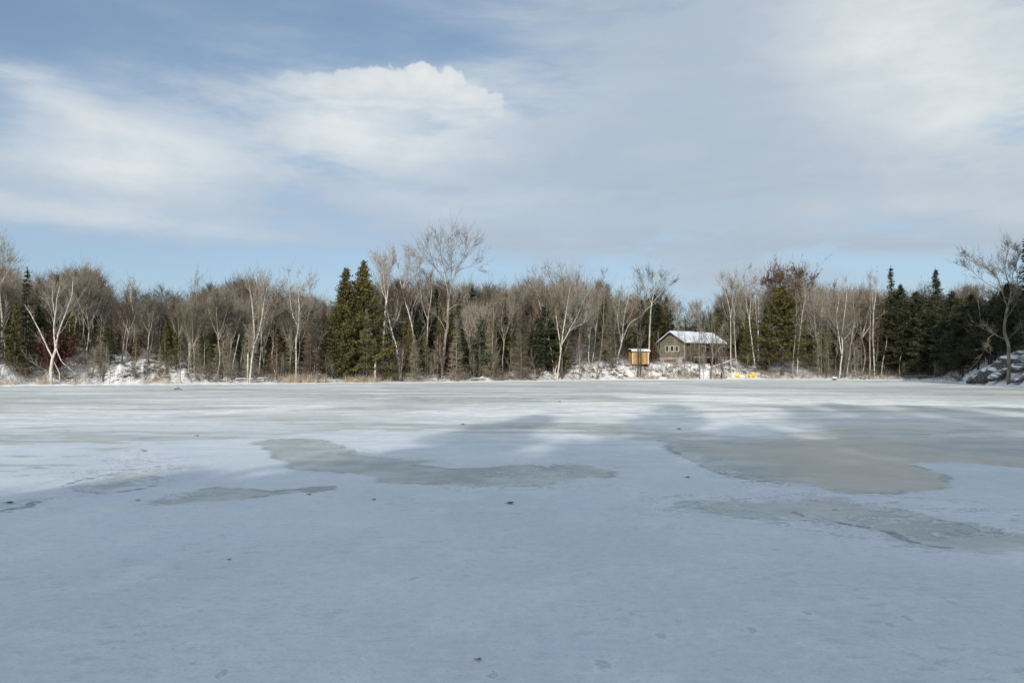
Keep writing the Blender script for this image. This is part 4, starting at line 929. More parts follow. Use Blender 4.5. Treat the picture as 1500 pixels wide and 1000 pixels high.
# near shore behind the viewer: the wood whose shadow lies over the foreground ice
def near_wood():
    rng = np.random.default_rng(9); mb = MB(); fb = MB()
    trees = []
    for i in range(40): trees.append((rng.uniform(-40, 46), -rng.uniform(7, 15), rng.uniform(8, 11), 1.))
    for i in range(34):
        x = rng.uniform(-44, 46); trees.append((x, -rng.uniform(12, 24), (15 if x > -12 else 8.5), 1.))
    for x, y, h, w in [(-3, -10, 17, 1.), (5, -9, 19, 1.), (11, -12, 21, 1.), (18, -9, 19, 1.), (1, -16, 21, 1.1), (-8, -12, 15, 1.), (26, -6, 19, 1), (34, -4, 21, 1.)]: trees.append((x, y, h, w))
    for x, y, h, w in trees:
        h *= rng.uniform(.68, 1.); z = gz(x, y); mb.tube([[x, y, z - .2], [x + .2, y, z + h * .5], [x + .3, y + .2, z + h]], [.22, .14, .03], 6)
        k = int(h * 17); t = rng.uniform(.12, 1, k); az = rng.uniform(0, 6.28, k); ln = (3.0 * w) * (1.05 - t) ** .7 * rng.uniform(.4, 1.1, k) + .2
        P = np.column_stack([np.full(k, x + .2), np.full(k, y), z + h * t]); v = np.column_stack([np.cos(az), np.sin(az), rng.normal(.05, .2, k)]); mb.sticks(P, P + v * ln[:, None], .025, .01)
        idx = np.repeat(np.arange(k), 10); tt = rng.uniform(.2, 1, len(idx)); c = P[idx] + v[idx] * (ln[idx] * tt)[:, None] + rng.normal(0, .2, (len(idx), 3)); fb.leaves(c, .30, rng.uniform(0, 1, len(idx)), .2, rng)
    o = link('near_wood', mb.mesh('near_wood', M['dark_bark'])); tag(o, 'dense dark conifer wood on the near shore behind the viewer', 'woodland', kind='stuff')
    c = link('foliage', fb.mesh('foliage', M['dark']), o); c['kind'] = 'stuff'
    # unseen wood added right of the picture to shade the right hand shore
    mb = MB(); fb = MB()
    for i in range(64):
        a = 39.2 + 22 * rng.uniform(0, 1) ** 1.5; r = float(np.interp(a, PHI, RAD)) + rng.uniform(1.5, 16); x = r * math.sin(math.radians(a)); y = r * math.cos(math.radians(a)); h = rng.uniform(17, 23); z = gz(x, y)
        mb.tube([[x, y, z - .2], [x + .2, y, z + h * .5], [x + .3, y + .2, z + h]], [.22, .14, .03], 6)
        k = int(h * 15); t = rng.uniform(.12, 1, k); az = rng.uniform(0, 6.28, k); ln = 2.6 * (1.05 - t) ** .7 * rng.uniform(.4, 1.1, k) + .2
        P = np.column_stack([np.full(k, x + .2), np.full(k, y), z + h * t]); v = np.column_stack([np.cos(az), np.sin(az), rng.normal(.05, .2, k)])
        idx = np.repeat(np.arange(k), 9); tt = rng.uniform(.2, 1, len(idx)); c = P[idx] + v[idx] * (ln[idx] * tt)[:, None] + rng.normal(0, .2, (len(idx), 3)); fb.leaves(c, .28, rng.uniform(0, 1, len(idx)), .4, rng)
    o = link('shade_wood', mb.mesh('shade_wood', M['dark_bark'])); tag(o, 'unseen conifer wood added right of the picture to shade the right hand shore', 'woodland', kind='stuff')
    c = link('foliage', fb.mesh('foliage', M['dark']), o); c['kind'] = 'stuff'
near_wood()

# ------------------------------------------------------------------ materials for built things
def boards(c1, c2, axis='z', pitch=.2, groove=(.03, .025, .02), bump=.01):
    def fn(t, b):
        sp = t.new('ShaderNodeSeparateXYZ'); t.put(sp.inputs[0], t.obj()); v = t.mul(sp.outputs[{'x': 0, 'y': 1, 'z': 2}[axis]], 1 / pitch)
        fr = t.m('FRACT', v); fl = t.m('FLOOR', v); w = t.new('ShaderNodeTexWhiteNoise', noise_dimensions='1D'); t.put(w.inputs['W'], fl)
        c = t.mix(w.outputs['Value'], c1, c2); n = t.noise(t.obj(), 3., 5, .65); c = t.mix(t.mul(t.ramp(n, .4, .7), .5), c, tuple(x * .55 for x in c1))
        g = t.ramp(fr, .0, .12, 1, 0); return t.mix(t.mul(g, .8), c, groove)
    return fn
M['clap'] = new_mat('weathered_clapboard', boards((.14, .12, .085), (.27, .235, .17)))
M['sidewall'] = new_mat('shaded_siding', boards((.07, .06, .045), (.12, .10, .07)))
M['shedwood'] = new_mat('raw_shed_boards', boards((.36, .22, .085), (.52, .34, .15), 'x', .22, (.14, .07, .03)))
M['trim'] = new_mat('pale_trim', two_tone((.62, .58, .50), (.75, .72, .66), 4, 0))
M['concrete'] = new_mat('concrete_base', two_tone((.32, .29, .27), (.46, .42, .39), 2, 0))
M['brick'] = new_mat('rust_door', two_tone((.20, .10, .075), (.28, .15, .11), 3, 0))
M['deck'] = new_mat('deck_timber', two_tone((.11, .075, .055), (.20, .14, .11), 5, 0))
M['roofedge'] = new_mat('dark_roof_edge', two_tone((.03, .03, .035), (.06, .06, .06), 3, 0))
def m_glass(t, b):
    b.inputs['Roughness'].default_value = .12; b.inputs['Specular IOR Level'].default_value = .5
    return t.mix(t.ramp(t.noise(t.obj(), 1.5, 2), .4, .6), (.015, .018, .02), (.035, .04, .045))
M['glass'] = new_mat('dark_window_glass', m_glass)
def m_snow(t, b):
    n = t.noise(t.obj(), 2.2, 5, .65); t.put(b.inputs['Normal'], t.bump(n, .5, .06))
    return t.mix(t.ramp(n, .35, .65), (.70, .72, .76), (.80, .81, .83))
M['snow'] = new_mat('snow_cover', m_snow, .75)
def m_roofsnow(t, b):
    n = t.noise(t.mapping(t.obj(), (1, 1, 1)), 1.3, 5, .65); sp = t.noise(t.mapping(t.obj(), (3, .6, .6)), 1.5, 5, .7)
    c = t.mix(t.ramp(n, .35, .65), (.54, .58, .64), (.70, .73, .77)); return t.mix(t.mul(t.ramp(sp, .60, .66), .7), c, (.16, .17, .19))
M['roofsnow'] = new_mat('patchy_roof_snow', m_roofsnow, .75)

# ------------------------------------------------------------------ house
def house():
    y0 = sy(996, 8.5); x0 = xat(1003, y0); z0 = gz(x0, y0) - .25
    th = R_(35); root = link('lake_house', None, None, (x0, y0, z0), th)
    tag(root, 'weathered wooden lake house with snowy gable roof, raised deck and three gable windows', 'house')
    # local frame: x along the long wall, y back along the gable wall
    Lh, W, eh, rh = 10.6, 6.0, 4.15, 1.75; bz = 1.35
    def part(name, fn, mat, parent=root, label=None):
        mb = MB(); fn(mb); o = link(name, mb.mesh(name, mat), parent)
        if label: o['label'] = label
        return o
    def gable(mb):
        mb.box((0, 0, bz), (.14, W, eh)); mb.poly([(0, 0, eh), (0, W / 2, eh + rh), (0, W, eh)][::-1]); mb.poly([(.14, 0, eh), (.14, W / 2, eh + rh), (.14, W, eh)])
        for a, b in (((0, 0, eh), (0, W / 2, eh + rh)), ((0, W / 2, eh + rh), (0, W, eh))): pass
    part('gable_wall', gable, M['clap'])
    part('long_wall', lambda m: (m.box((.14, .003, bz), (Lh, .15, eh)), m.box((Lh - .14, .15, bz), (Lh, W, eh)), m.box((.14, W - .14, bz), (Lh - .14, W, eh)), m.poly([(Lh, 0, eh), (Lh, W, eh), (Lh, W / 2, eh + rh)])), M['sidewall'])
    part('foundation', lambda m: (m.box((-.05, .6, -.3), (.12, W - .1, bz - .01)), m.box((.6, 1.2, -.3), (Lh - .1, 1.35, bz - .01)), m.box((Lh - .25, 1.35, -.3), (Lh - .05, W, bz - .01)), m.box((-.12, -.05, bz - .2), (0.0, W + .05, bz + .08))), M['concrete'])
    d = part('basement_door', lambda m: (m.box((-.12, 2.2, -.1), (-.05, 3.4, .92)), m.box((-.12, 3.7, -.1), (-.05, 4.7, .92))), M['brick'])
    part('door_frame', lambda m: (m.box((-.14, 2.08, -.1), (-.04, 2.2, 1.02)), m.box((-.14, 3.4, -.1), (-.04, 3.7, 1.02)), m.box((-.14, 4.7, -.1), (-.04, 4.82, 1.02)), m.box((-.14, 2.2, .92), (-.04, 4.7, 1.02))), M['deck'], d)
    part('corner_board', lambda m: (m.box((-.02, -.03, bz), (.10, .12, eh)),), M['trim'])
    # snow lying on the ledge below the gable windows
    # gable windows: W runs away to the left
    for yc in (1.75, 2.95, 4.15):
        w = part('window', lambda m: m.box((-.035, yc - .36, 2.55), (-.012, yc + .36, 3.5)), M['glass'])
        part('frame', lambda m: (m.box((-.06, yc - .47, 2.45), (-.005, yc - .36, 3.6)), m.box((-.06, yc + .36, 2.45), (-.005, yc + .47, 3.6)), m.box((-.06, yc - .36, 3.5), (-.005, yc + .36, 3.6)), m.box((-.09, yc - .36, 2.43), (-.005, yc + .36, 2.55))), M['trim'], w)
    for xc, ww, zl in ((5.0, .55, 2.0), (6.6, .8, 1.6), (8.3, .55, 2.2)):
        w = part('window', lambda m: m.box((xc - ww, -.03, zl), (xc + ww, -.008, 3.5)), M['glass'])
        part('frame', lambda m: (m.box((xc - ww - .09, -.05, zl - .08), (xc - ww, -.002, 3.6)), m.box((xc + ww, -.05, zl - .08), (xc + ww + .09, -.002, 3.6)), m.box((xc - ww, -.05, 3.5), (xc + ww, -.002, 3.6)), m.box((xc - .04, -.05, zl), (xc + .04, -.002, 3.5)), m.box((xc - ww, -.05, zl - .08), (xc + ww, -.002, zl))), M['sidewall'] if xc > 6 else M['concrete'], w)
    # roof: two slopes, dark edge board and snow on top
    ov, ox = .55, .6; k = rh / (W / 2)
    def slopes(t0, t1, inset=0.):
        def f(m):
            for sgn in (0, 1):
                ya, za = (-ov + inset, eh - ov * k + inset * k) if sgn == 0 else (W + ov - inset, eh - ov * k + inset * k)
                a = [(-ox + inset, ya, za + t0), (Lh + ox - inset, ya, za + t0), (Lh + ox - inset, W / 2, eh + rh + t0), (-ox + inset, W / 2, eh + rh + t0)]
                b = [(p[0], p[1], p[2] - t0 + t1) for p in a]; o = m.verts(np.array(a + b))
                m.quads(o + np.array([[0, 3, 2, 1], [4, 5, 6, 7], [0, 1, 5, 4], [1, 2, 6, 5], [2, 3, 7, 6], [3, 0, 4, 7]]))
        return f
    r = part('roof', slopes(.02, .17), M['roofedge'])
    def snowf(m):
        rng = np.random.default_rng(4); nx, ny = 40, 10
        for sgn in (0, 1):
            xs = np.linspace(-ox + .04, Lh + ox - .04, nx); vs = np.linspace(0, 1, ny); X, Vv = np.meshgrid(xs, vs, indexing='ij')
            Y = -ov + .05 + Vv * (W / 2 + ov - .05); Z = eh + Y * k + .18 + .22 * np.clip(Vv * 8, .25, 1) + rng.normal(0, .02, X.shape) + .03 * np.sin(X * 1.7)
            if sgn: Y = W - Y
            o = m.verts(np.stack([X, Y, Z], -1).reshape(-1, 3)); i = np.arange(nx - 1)[:, None]; j = np.arange(ny - 1)[None]
            m.quads((o + np.stack([i * ny + j, (i + 1) * ny + j, (i + 1) * ny + j + 1, i * ny + j + 1], -1)).reshape(-1, 4))
            lo = np.stack([xs, np.full(nx, Y[0, 0]), np.full(nx, eh + (-ov + .05) * k + .172)], -1); q = m.verts(lo); ii = np.arange(nx - 1)
            m.quads(np.stack([q + ii, q + ii + 1, o + (ii + 1) * ny, o + ii * ny], -1))
            e0 = np.stack([np.full(ny, xs[0]), Y[0], eh + (-ov + .05 + vs * (W / 2 + ov - .05)) * k + .172], -1); q = m.verts(e0); jj = np.arange(ny - 1)
            m.quads(np.stack([q + jj, q + jj + 1, o + jj + 1, o + jj], -1))
    part('roof_snow', snowf, M['roofsnow'], r)
    part('chimney', lambda m: (m.box((5.2, W / 2 + .1, eh + rh - .2), (5.75, W / 2 + .65, eh + rh + .75)), m.box((5.14, W / 2 + .04, eh + rh + .75), (5.81, W / 2 + .71, eh + rh + .83))), M['roofedge'], r)
    # deck with railing and posts along the long wall
    dz = bz + .1
    dk = part('deck', lambda m: m.box((2.2, -1.9, dz - .18), (Lh, -.02, dz)), M['deck'])
    def posts(m):
        for xx in np.arange(2.3, Lh, 1.28): m.box((xx - .06, -1.86, -.6), (xx + .06, -1.74, dz + 1.0))
    part('deck_posts', posts, M['deck'], dk)
    def rail(m):
        m.box((2.2, -1.88, dz + 1.0), (Lh, -1.72, dz + 1.06)); m.box((2.2, -1.83, dz + .12), (Lh, -1.77, dz + .18))
        for xx in np.arange(2.3, Lh, .17): m.box((xx, -1.82, dz + .18), (xx + .035, -1.785, dz + 1.0))
    part('railing', rail, M['deck'], dk)
    part('deck_snow', lambda m: m.box((2.25, -1.7, dz + .004), (Lh - .05, -.3, dz + .07)), M['snow'], dk)
    part('step', lambda m: [m.box((8.8, -2.2 - .28 * i, dz - .28 - .27 * i), (9.9, -1.9 - .28 * i, dz - .22 - .27 * i)) for i in range(6)], M['deck'], dk)
house()

def shed():
    y0 = sy(936, 6.2); x0 = xat(935.5, y0); s = y0 / F; w = 24.5 * s; z0 = gz(x0, y0) - .2; h = top_height(936, 515, y0) + .1
    root = link('garden_shed', None, None, (x0, y0, z0), R_(8)); tag(root, 'small yellow orange board shed with snow on its low roof, left of the house', 'shed')
    def part(name, fn, mat, parent=root):
        mb = MB(); fn(mb); return link(name, mb.mesh(name, mat), parent)
    part('wall', lambda m: (m.box((-w / 2, -1.1, .15), (w / 2, 1.1, h))), M['shedwood'])
    part('base', lambda m: [m.box((a, -1.05, -.2), (a + .18, 1.05, .15)) for a in (-w / 2 + .05, -.1, w / 2 - .25)], M['dark_bark'])
    d = part('door', lambda m: (m.box((w * .12, -1.14, .25), (w * .42, -1.103, h - .25))), M['shedwood'])
    part('hinge', lambda m: [m.box((w * .13, -1.155, z), (w * .22, -1.141, z + .05)) for z in (.5, h - .6)], M['roofedge'], d)
    part('trim', lambda m: (m.box((-w / 2 - .02, -1.13, .15), (-w / 2 + .08, -1.102, h)), m.box((w / 2 - .08, -1.13, .15), (w / 2 + .02, -1.102, h)), m.box((-w / 2 + .08, -1.13, h - .14), (w / 2 - .08, -1.102, h))), M['trim'])
    r = part('roof', lambda m: m.poly([(0, 0, 0)] * 0 or [(-w / 2 - .25, -1.4, h + .02), (w / 2 + .25, -1.4, h + .02), (w / 2 + .25, 1.3, h + .35), (-w / 2 - .25, 1.3, h + .35)]) or m.box((-w / 2 - .25, -1.4, h - .05), (w / 2 + .25, -1.34, h + .06)), M['roofedge'])
    def sn(m):
        xs = np.linspace(-w / 2 - .22, w / 2 + .22, 16); ys = np.array([-1.42, -1.4, -.9, 0, 1.25]); dz = np.array([.03, .2, .3, .3, .22]); rng = np.random.default_rng(2)
        X, Y = np.meshgrid(xs, ys, indexing='ij'); Z = h + .02 + (Y + 1.4) * .122 + dz[None] + rng.normal(0, .025, X.shape); o = m.verts(np.stack([X, Y, Z], -1).reshape(-1, 3))
        i = np.arange(15)[:, None]; j = np.arange(4)[None]; m.quads((o + np.stack([i * 5 + j, (i + 1) * 5 + j, (i + 1) * 5 + j + 1, i * 5 + j + 1], -1)).reshape(-1, 4))
    part('roof_snow', sn, M['snow'], r)
shed()

# ------------------------------------------------------------------ yellow lawn chairs
def chair(px, s, rz, mat, label):
    y = sy(px, s); b = foot(px, y, .02); root = link('lawn_chair', None, None, b, rz); tag(root, label, 'chair', 'yellow lawn chairs on the snowy shore')
    def part(name, fn):
        mb = MB(); fn(mb); return link(name, mb.mesh(name, mat), root)
    def tilt(a, oy, oz):
        def f(c):
            y_, z_ = c[:, 1] - oy, c[:, 2] - oz; o = c.copy(); o[:, 1] = oy + y_ * math.cos(a) - z_ * math.sin(a); o[:, 2] = oz + y_ * math.sin(a) + z_ * math.cos(a); return o
        return f
    part('seat', lambda m: [m.box((-.28, -.30 + i * .105, .36 - i * .02), (.28, -.21 + i * .105, .385 - i * .02)) for i in range(6)])
    def back(m):
        for i in range(5):
            xx = -.27 + i * .11; hh = .62 + .09 * math.sin(math.pi * (i + .5) / 5); m.box((xx, .28, .26), (xx + .10, .305, .26 + hh), tilt(-.35 * -1, .28, .26))
        m.box((-.27, .306, .55), (.28, .33, .62), tilt(.35, .28, .26))
    part('backrest', back)
    for sx in (-1, 1):
        part('armrest', lambda m: m.box((sx * .36 - .07, -.36, .55), (sx * .36 + .07, .36, .58)))
        part('leg', lambda m: m.box((sx * .32 - .025, -.32, 0), (sx * .32 + .025, -.22, .55)))
        part('leg', lambda m: m.box((sx * .32 - .025, .26, 0), (sx * .32 + .025, .36, .55)))
M['yellow'] = new_mat('yellow_plastic', two_tone((.85, .66, .02), (.95, .75, .04), 3, 0), .4)
M['amber'] = new_mat('amber_plastic', two_tone((.84, .62, .03), (.92, .70, .05), 3, 0), .4)
chair(1080, 1.9, R_(-12), M['yellow'], 'bright yellow slatted lawn chair facing the lake, left one of the group')
chair(1098, 2.2, R_(55), M['amber'], 'golden yellow lawn chair turned left, middle one of the group')
chair(1103.5, 2.4, R_(-40), M['amber'], 'golden yellow lawn chair turned right, rightmost of the group')

# ------------------------------------------------------------------ rocks, logs, stubs
def rock_mesh(seed, sx, sy_, sz, angular=.5, n=26):
    rng = np.random.default_rng(seed); m = MB(); u = np.linspace(0, 2 * math.pi, n, False); v = np.linspace(0, math.pi * .5, 9)
    U, Vv = np.meshgrid(u, v, indexing='ij'); D = np.stack([np.cos(U) * np.cos(Vv), np.sin(U) * np.cos(Vv), np.sin(Vv)], -1)
    pl = nrm(rng.normal(size=(12, 3))); pd = rng.uniform(.72, .98, 12); r = np.ones(D.shape[:2])
    for p, d in zip(pl, pd): c = D @ p; r = np.where(c > .05, np.minimum(r, d / np.maximum(c, .05)), r)
    r = r * (1 + rng.normal(0, .02, r.shape)); r[:, -1] = r[:, -1].mean(); P = D * r[..., None] * [sx, sy_, sz]; P[:, 0, 2] -= .4
    k = 9; m.verts(P.reshape(-1, 3)); i = np.arange(n)[:, None]; j = np.arange(k - 1)[None]; i2 = (i + 1) % n
    m.quads(np.stack([i * k + j, i2 * k + j, i2 * k + j + 1, i * k + j + 1], -1).reshape(-1, 4)); return m
def m_rock(t, b):
    g = t.new('ShaderNodeNewGeometry'); sp = t.new('ShaderNodeSeparateXYZ'); t.put(sp.inputs[0], g.outputs['Normal'])
    n = t.noise(g.outputs['Position'], 1.6, 6, .7); f = t.ramp(t.add(sp.outputs[2], t.mul(t.sub(n, .5), .35)), .78, .86)
    rk = t.mix(t.ramp(t.noise(g.outputs['Position'], 5, 6, .7), .35, .65), (.035, .033, .03), (.15, .135, .12)); t.put(b.inputs['Normal'], t.bump(n, .6, .1))
    return t.mix(f, rk, (.78, .79, .81))
M['rock'] = new_mat('snow_dusted_rock', m_rock, .85)
def slab_mesh(seed, ln, wd, th):
    rng = np.random.default_rng(seed); m = MB(); nx, ny = 22, 9; x = np.linspace(-ln / 2, ln / 2, nx); v = np.linspace(0, 2 * math.pi, 16, False)
    X, A = np.meshgrid(x, v, indexing='ij'); e = np.clip(1 - (np.abs(X) / (ln / 2)) ** 5, .05, 1); sq = lambda c: np.sign(c) * np.abs(c) ** .55
    ph = rng.uniform(0, 6, 4); w_ = e * (1 + .16 * np.sin(X * 3.1 + ph[0]) + .05 * np.sin(X * 5 + A + ph[1])); h_ = e ** .5 * (1 + .22 * np.sin(X * 2.3 + ph[2]) + .05 * np.sin(X * 5 + A + ph[3]))
    P = np.stack([X, sq(np.cos(A)) * wd / 2 * w_, sq(np.sin(A)) * th / 2 * h_], -1) + rng.normal(0, .012, X.shape + (3,)); k = 16
    m.verts(P.reshape(-1, 3)); i = np.arange(nx - 1)[:, None]; j = np.arange(k)[None]; j2 = (j + 1) % k
    m.quads(np.stack([i * k + j, (i + 1) * k + j, (i + 1) * k + j2, i * k + j2], -1).reshape(-1, 4))
    for q, r in ((0, 1), (nx - 1, 0)): m.tris([[q * k, q * k + a, q * k + a + 1][::1 if r else -1] for a in range(1, k - 1)])
    return m
for i, (px, py, s, ln, wd, th, lb) in enumerate([(1430, 549, 1.6, 2.6, 1.3, .55, 'lowest dark rock slab at the left end of the ledge, snow lying on top'), (1436, 543, 2.3, 2.6, 1.5, .5, 'second dark rock slab above the lowest one at the left end of the ledge'),
        (1448, 537, 3.0, 3.8, 1.8, .8, 'long tilted rock slab with a round snow patch, left of the leaning tree'), (1462, 540, 2.2, 2.6, 1.3, .45, 'dark slab crossing behind the foot of the leaning tree'),
        (1474, 527, 4.0, 4.8, 2.2, 1.05, 'highest long dark slab rising to the right behind the leaning tree'), (1497, 533, 3.4, 3.0, 1.6, .5, 'dark slab half buried in snow at the right edge of the picture'), (1492, 553, 1.5, 1.6, 1., .35, 'small snowy rock near the ice right of the leaning tree')]):
    y = sy(px, s); q = at(px, py, y); q[2] = max(min(q[2], gz(q[0], y) + .55), gz(q[0], y) - .05)
    e = link('ledge_rock', slab_mesh(30 + i, ln, wd, th).mesh('rock', M['rock']), None, q); e.rotation_euler = (R_(12), -R_(30 + 3 * (i % 3)), R_(8 * (i % 3) - 6)); tag(e, lb, 'rock', 'rocks of the ledge at the right')
y = sy(1222, .4); o = link('boulder', rock_mesh(50, .42, .4, .38).mesh('boulder', M['dark_bark']), None, foot(1222, y, .08)); tag(o, 'dark rounded boulder under a cap of snow sitting on the ice edge, right of centre', 'boulder')
def cap(m):
    n = 18; u = np.linspace(0, 2 * math.pi, n, False); P = []
    for k, (rr, z) in enumerate([(.46, .30), (.44, .42), (.28, .50), (.02, .53)]): P.append(np.column_stack([np.cos(u) * rr + .04, np.sin(u) * rr, np.full(n, z)]))
    P = np.stack(P, 1); m.verts(P.reshape(-1, 3)); i = np.arange(n)[:, None]; j = np.arange(3)[None]; i2 = (i + 1) % n
    m.quads(np.stack([i * 4 + j, i2 * 4 + j, i2 * 4 + j + 1, i * 4 + j + 1], -1).reshape(-1, 4))
mb = MB(); cap(mb); link('snow_cap', mb.mesh('snow_cap', M['snow'], True), o)

def log(px0, px1, s, z0, z1, r, bark, label, name='fallen_log', snow=True, s2=None):
    ya, yb = sy(px0, s), sy(px1, s if s2 is None else s2); a = np.array([xat(px0, ya), ya, 0]); b = np.array([xat(px1, yb), yb, 0])
    a[2] = gz(a[0], a[1]) + z0; b[2] = gz(b[0], b[1]) + z1; rng = np.random.default_rng(int(px0)); q = np.array([(b - a) * t for t in np.linspace(0, 1, 6)]); q[1:-1] += rng.normal(0, .04, (4, 3))
    m = MB(); m.tube(q, np.linspace(r, r * .6, 6), 8)
    for _ in range(4):
        t = rng.uniform(.2, .9); p = (b - a) * t; v = nrm(rng.normal(size=3) + [0, 0, .6]); m.tube([p, p + v * .35, p + v * .7 + [0, 0, .05]], [.03, .02, .01], 5)
    o = link(name, m.mesh('log', M[bark], True), None, a); tag(o, label, 'log')
    if snow:
        m = MB(); m.tube(q[:, :] + [0, 0, r * .75], np.linspace(r * .62, r * .4, 6), 6); link('snow_cover', m.mesh('snow_cover', M['snow'], True), o)
log(1036, 1076, 4.5, .1, 1.6, .13, 'pale_bark', 'grey fallen trunk propped up at an angle right of the house', s2=6)
log(1050, 1064, 1.5, .75, .1, .06, 'dark_bark', 'thin dark fallen branch sloping down to the ice right of the low crooked tree', snow=False)
log(150, 190, 3.0, .15, .12, .13, 'dark_bark', 'dark snow topped log lying on the left snow slope')
log(165, 205, 4.2, .12, .2, .10, 'dark_bark', 'second snow topped log above the first on the left slope')
log(345, 395, 2.5, .25, .3, .12, 'grey_bark', 'long snow covered log behind the V birch')
log(690, 745, 2.6, .15, .1, .11, 'dark_bark', 'dark log under the pale green spruce')
log(628, 672, 4.0, .3, .1, .10, 'dark_bark', 'snowy log beside the foot of the great ash')
log(1248, 1268, 2.2, .55, .05, .10, 'dark_bark', 'dark fallen limb sloping right from the birch clump', snow=False)
log(1395, 1413, 2.6, .6, -.1, .07, 'dark_bark', 'broken dark branch slanting into the snow left of the rock ledge', snow=False)
log(1092, 1118, 9, .2, .1, .11, 'dark_bark', 'dark log in the shaded snow behind the yellow chairs')
log(1320, 1370, 5, .2, .15, .11, 'dark_bark', 'long dark log among the trunks of the shaded conifers')
log(832, 856, 7, .1, .1, .10, 'dark_bark', 'dark log near the top of the snow slope right of the dark trunk')
log(215, 250, 6, .1, .1, .10, 'dark_bark', 'dark log below the small dark green spruce')

def stub(px, s, toppy, r, bark, label, name='broken_stub'):
    y = sy(px, s); h = top_height(px, toppy, y); m = MB(); rng = np.random.default_rng(int(px)); z = np.linspace(0, h, 6)
    m.tube(np.column_stack([rng.normal(0, .015, 6), rng.normal(0, .015, 6), z]), np.linspace(r, r * .85, 6), 9)
    for k in range(4):
        a = k * 1.6; m.tube([[math.cos(a) * r * .5, math.sin(a) * r * .5, h - .05], [math.cos(a) * r * .5, math.sin(a) * r * .5, h + rng.uniform(.05, .25)]], [r * .35, .01], 4)
    tag(link(name, m.mesh('stub', M[bark], True), None, foot(px, y)), label, 'tree stub')
stub(549.5, 1.6, 524, .15, 'birch', 'bright pale broken trunk standing short at the shore right of the cedars')
stub(363, .9, 519, .10, 'pale_bark', 'grey broken stub at the ice beside the foot of the V birch')
stub(152, 2.0, 532, .11, 'dark_bark', 'short dark stump on the left snow slope')
stub(1057, 1.2, 547, .16, 'dark_bark', 'small black stump at the snow edge left of the yellow chairs')

# ------------------------------------------------------------------ leaves and twigs lying on the ice
M['leafred'] = new_mat('crimson_leaf', two_tone((.20, .012, .03), (.32, .03, .06), 12, 0), .5)
M['leafdk'] = new_mat('dark_wet_leaf', two_tone((.03, .022, .02), (.08, .05, .035), 12, 0), .5)
def leaf(px, py, ln, mat, label, rz=0., name='fallen_leaf'):
    ln *= .62; p = ice_pt(px, py); m = MB(); n = 9; t = np.linspace(0, 1, n); w = ln * .30 * np.sin(math.pi * t) ** .8 * (1 + .25 * np.sin(t * 19)); x = (t - .5) * ln
    zc = .004 + .05 * ln * (2 * t - 1) ** 2
    L = np.column_stack([x, w, zc + w * .55]); C_ = np.column_stack([x, np.zeros(n), zc]); R2 = np.column_stack([x, -w, zc + w * .35]); m.verts(np.vstack([L, C_, R2])); i = np.arange(n - 1)
    m.quads(np.stack([i, i + n, i + n + 1, i + 1], -1)); m.quads(np.stack([i + n, i + 2 * n, i + 2 * n + 1, i + n + 1], -1))
    o = link(name, m.mesh('blade', mat), None, (p[0], p[1], .003), rz); tag(o, label, 'leaf')
    s = MB(); s.tube([[-ln * .5, 0, zc[0]], [-ln * .65, .004, zc[0]], [-ln * .75, .012, zc[0] + .002]], [.003, .0025, .002], 5, True); link('stalk', s.mesh('stalk', mat), o)
leaf(748, 737.5, .17, M['leafred'], 'single crimson leaf on the ice in front of the central grey patch', .35)
leaf(1008, 699.5, .13, M['leafdk'], 'curled dark leaf on pale ice right of the central grey patch', .2)
leaf(548, 732, .09, M['leafdk'], 'small dark leaf on the ice below the central grey patch', -.1)
leaf(453, 724.5, .09, M['leafdk'], 'small black leaf just below the tail of the left grey patch', .1)
leaf(203, 733, .08, M['leafdk'], 'tiny dark leaf left of the thin grey patch', .5)
leaf(14, 737, .15, M['leafdk'], 'dark curled leaf near the left edge of the picture', .4)
leaf(337, 820, .05, M['leafdk'], 'very small dark leaf alone on the left foreground ice', .8)
leaf(702, 967, .05, M['leafdk'], 'tiny black leaf scrap near the bottom middle', .3)
leaf(289, 638.5, .16, M['leafdk'], 'dark speck of leaf on the pale ice behind the thin grey patch', .2)
leaf(678, 622, .22, M['leafdk'], 'dark scrap on the shadow edge in mid lake left of centre', .1)
leaf(995, 628.5, .22, M['leafdk'], 'dark scrap on the white ice in mid lake right of centre', .1)
leaf(820, 588, .3, M['leafdk'], 'far dark scrap on the ice toward the big dark trunk', .1)
p = ice_pt(261, 571); m = MB(); m.tube([[-.45, 0, .06], [0, .05, .12], [.5, 0, .04]], [.05, .045, .02], 6); m.tube([[0, .05, .12], [-.25, .1, .28]], [.02, .01], 5)
tag(link('fallen_branch', m.mesh('branch', M['dark_bark']), None, (p[0], p[1], 0), -.5), 'short dark branch lying on the far ice off the left shore', 'branch')

# ------------------------------------------------------------------ sun
SUN_AZ = R_(193)      # compass bearing of the sun, clockwise from +Y: behind the viewer, a little to the left
SUN_EL = R_(21)
sd = np.array([math.sin(SUN_AZ) * math.cos(SUN_EL), math.cos(SUN_AZ) * math.cos(SUN_EL), math.sin(SUN_EL)])
L = bpy.data.lights.new('sun', 'SUN'); L.energy = 3.9; L.angle = R_(.8); L.color = (1, .93, .82)
lo = link('sun', L); lo.location = (0, -30, 60)
import mathutils
lo.rotation_euler = mathutils.Vector([float(v) for v in sd]).to_track_quat('Z', 'Y').to_euler()

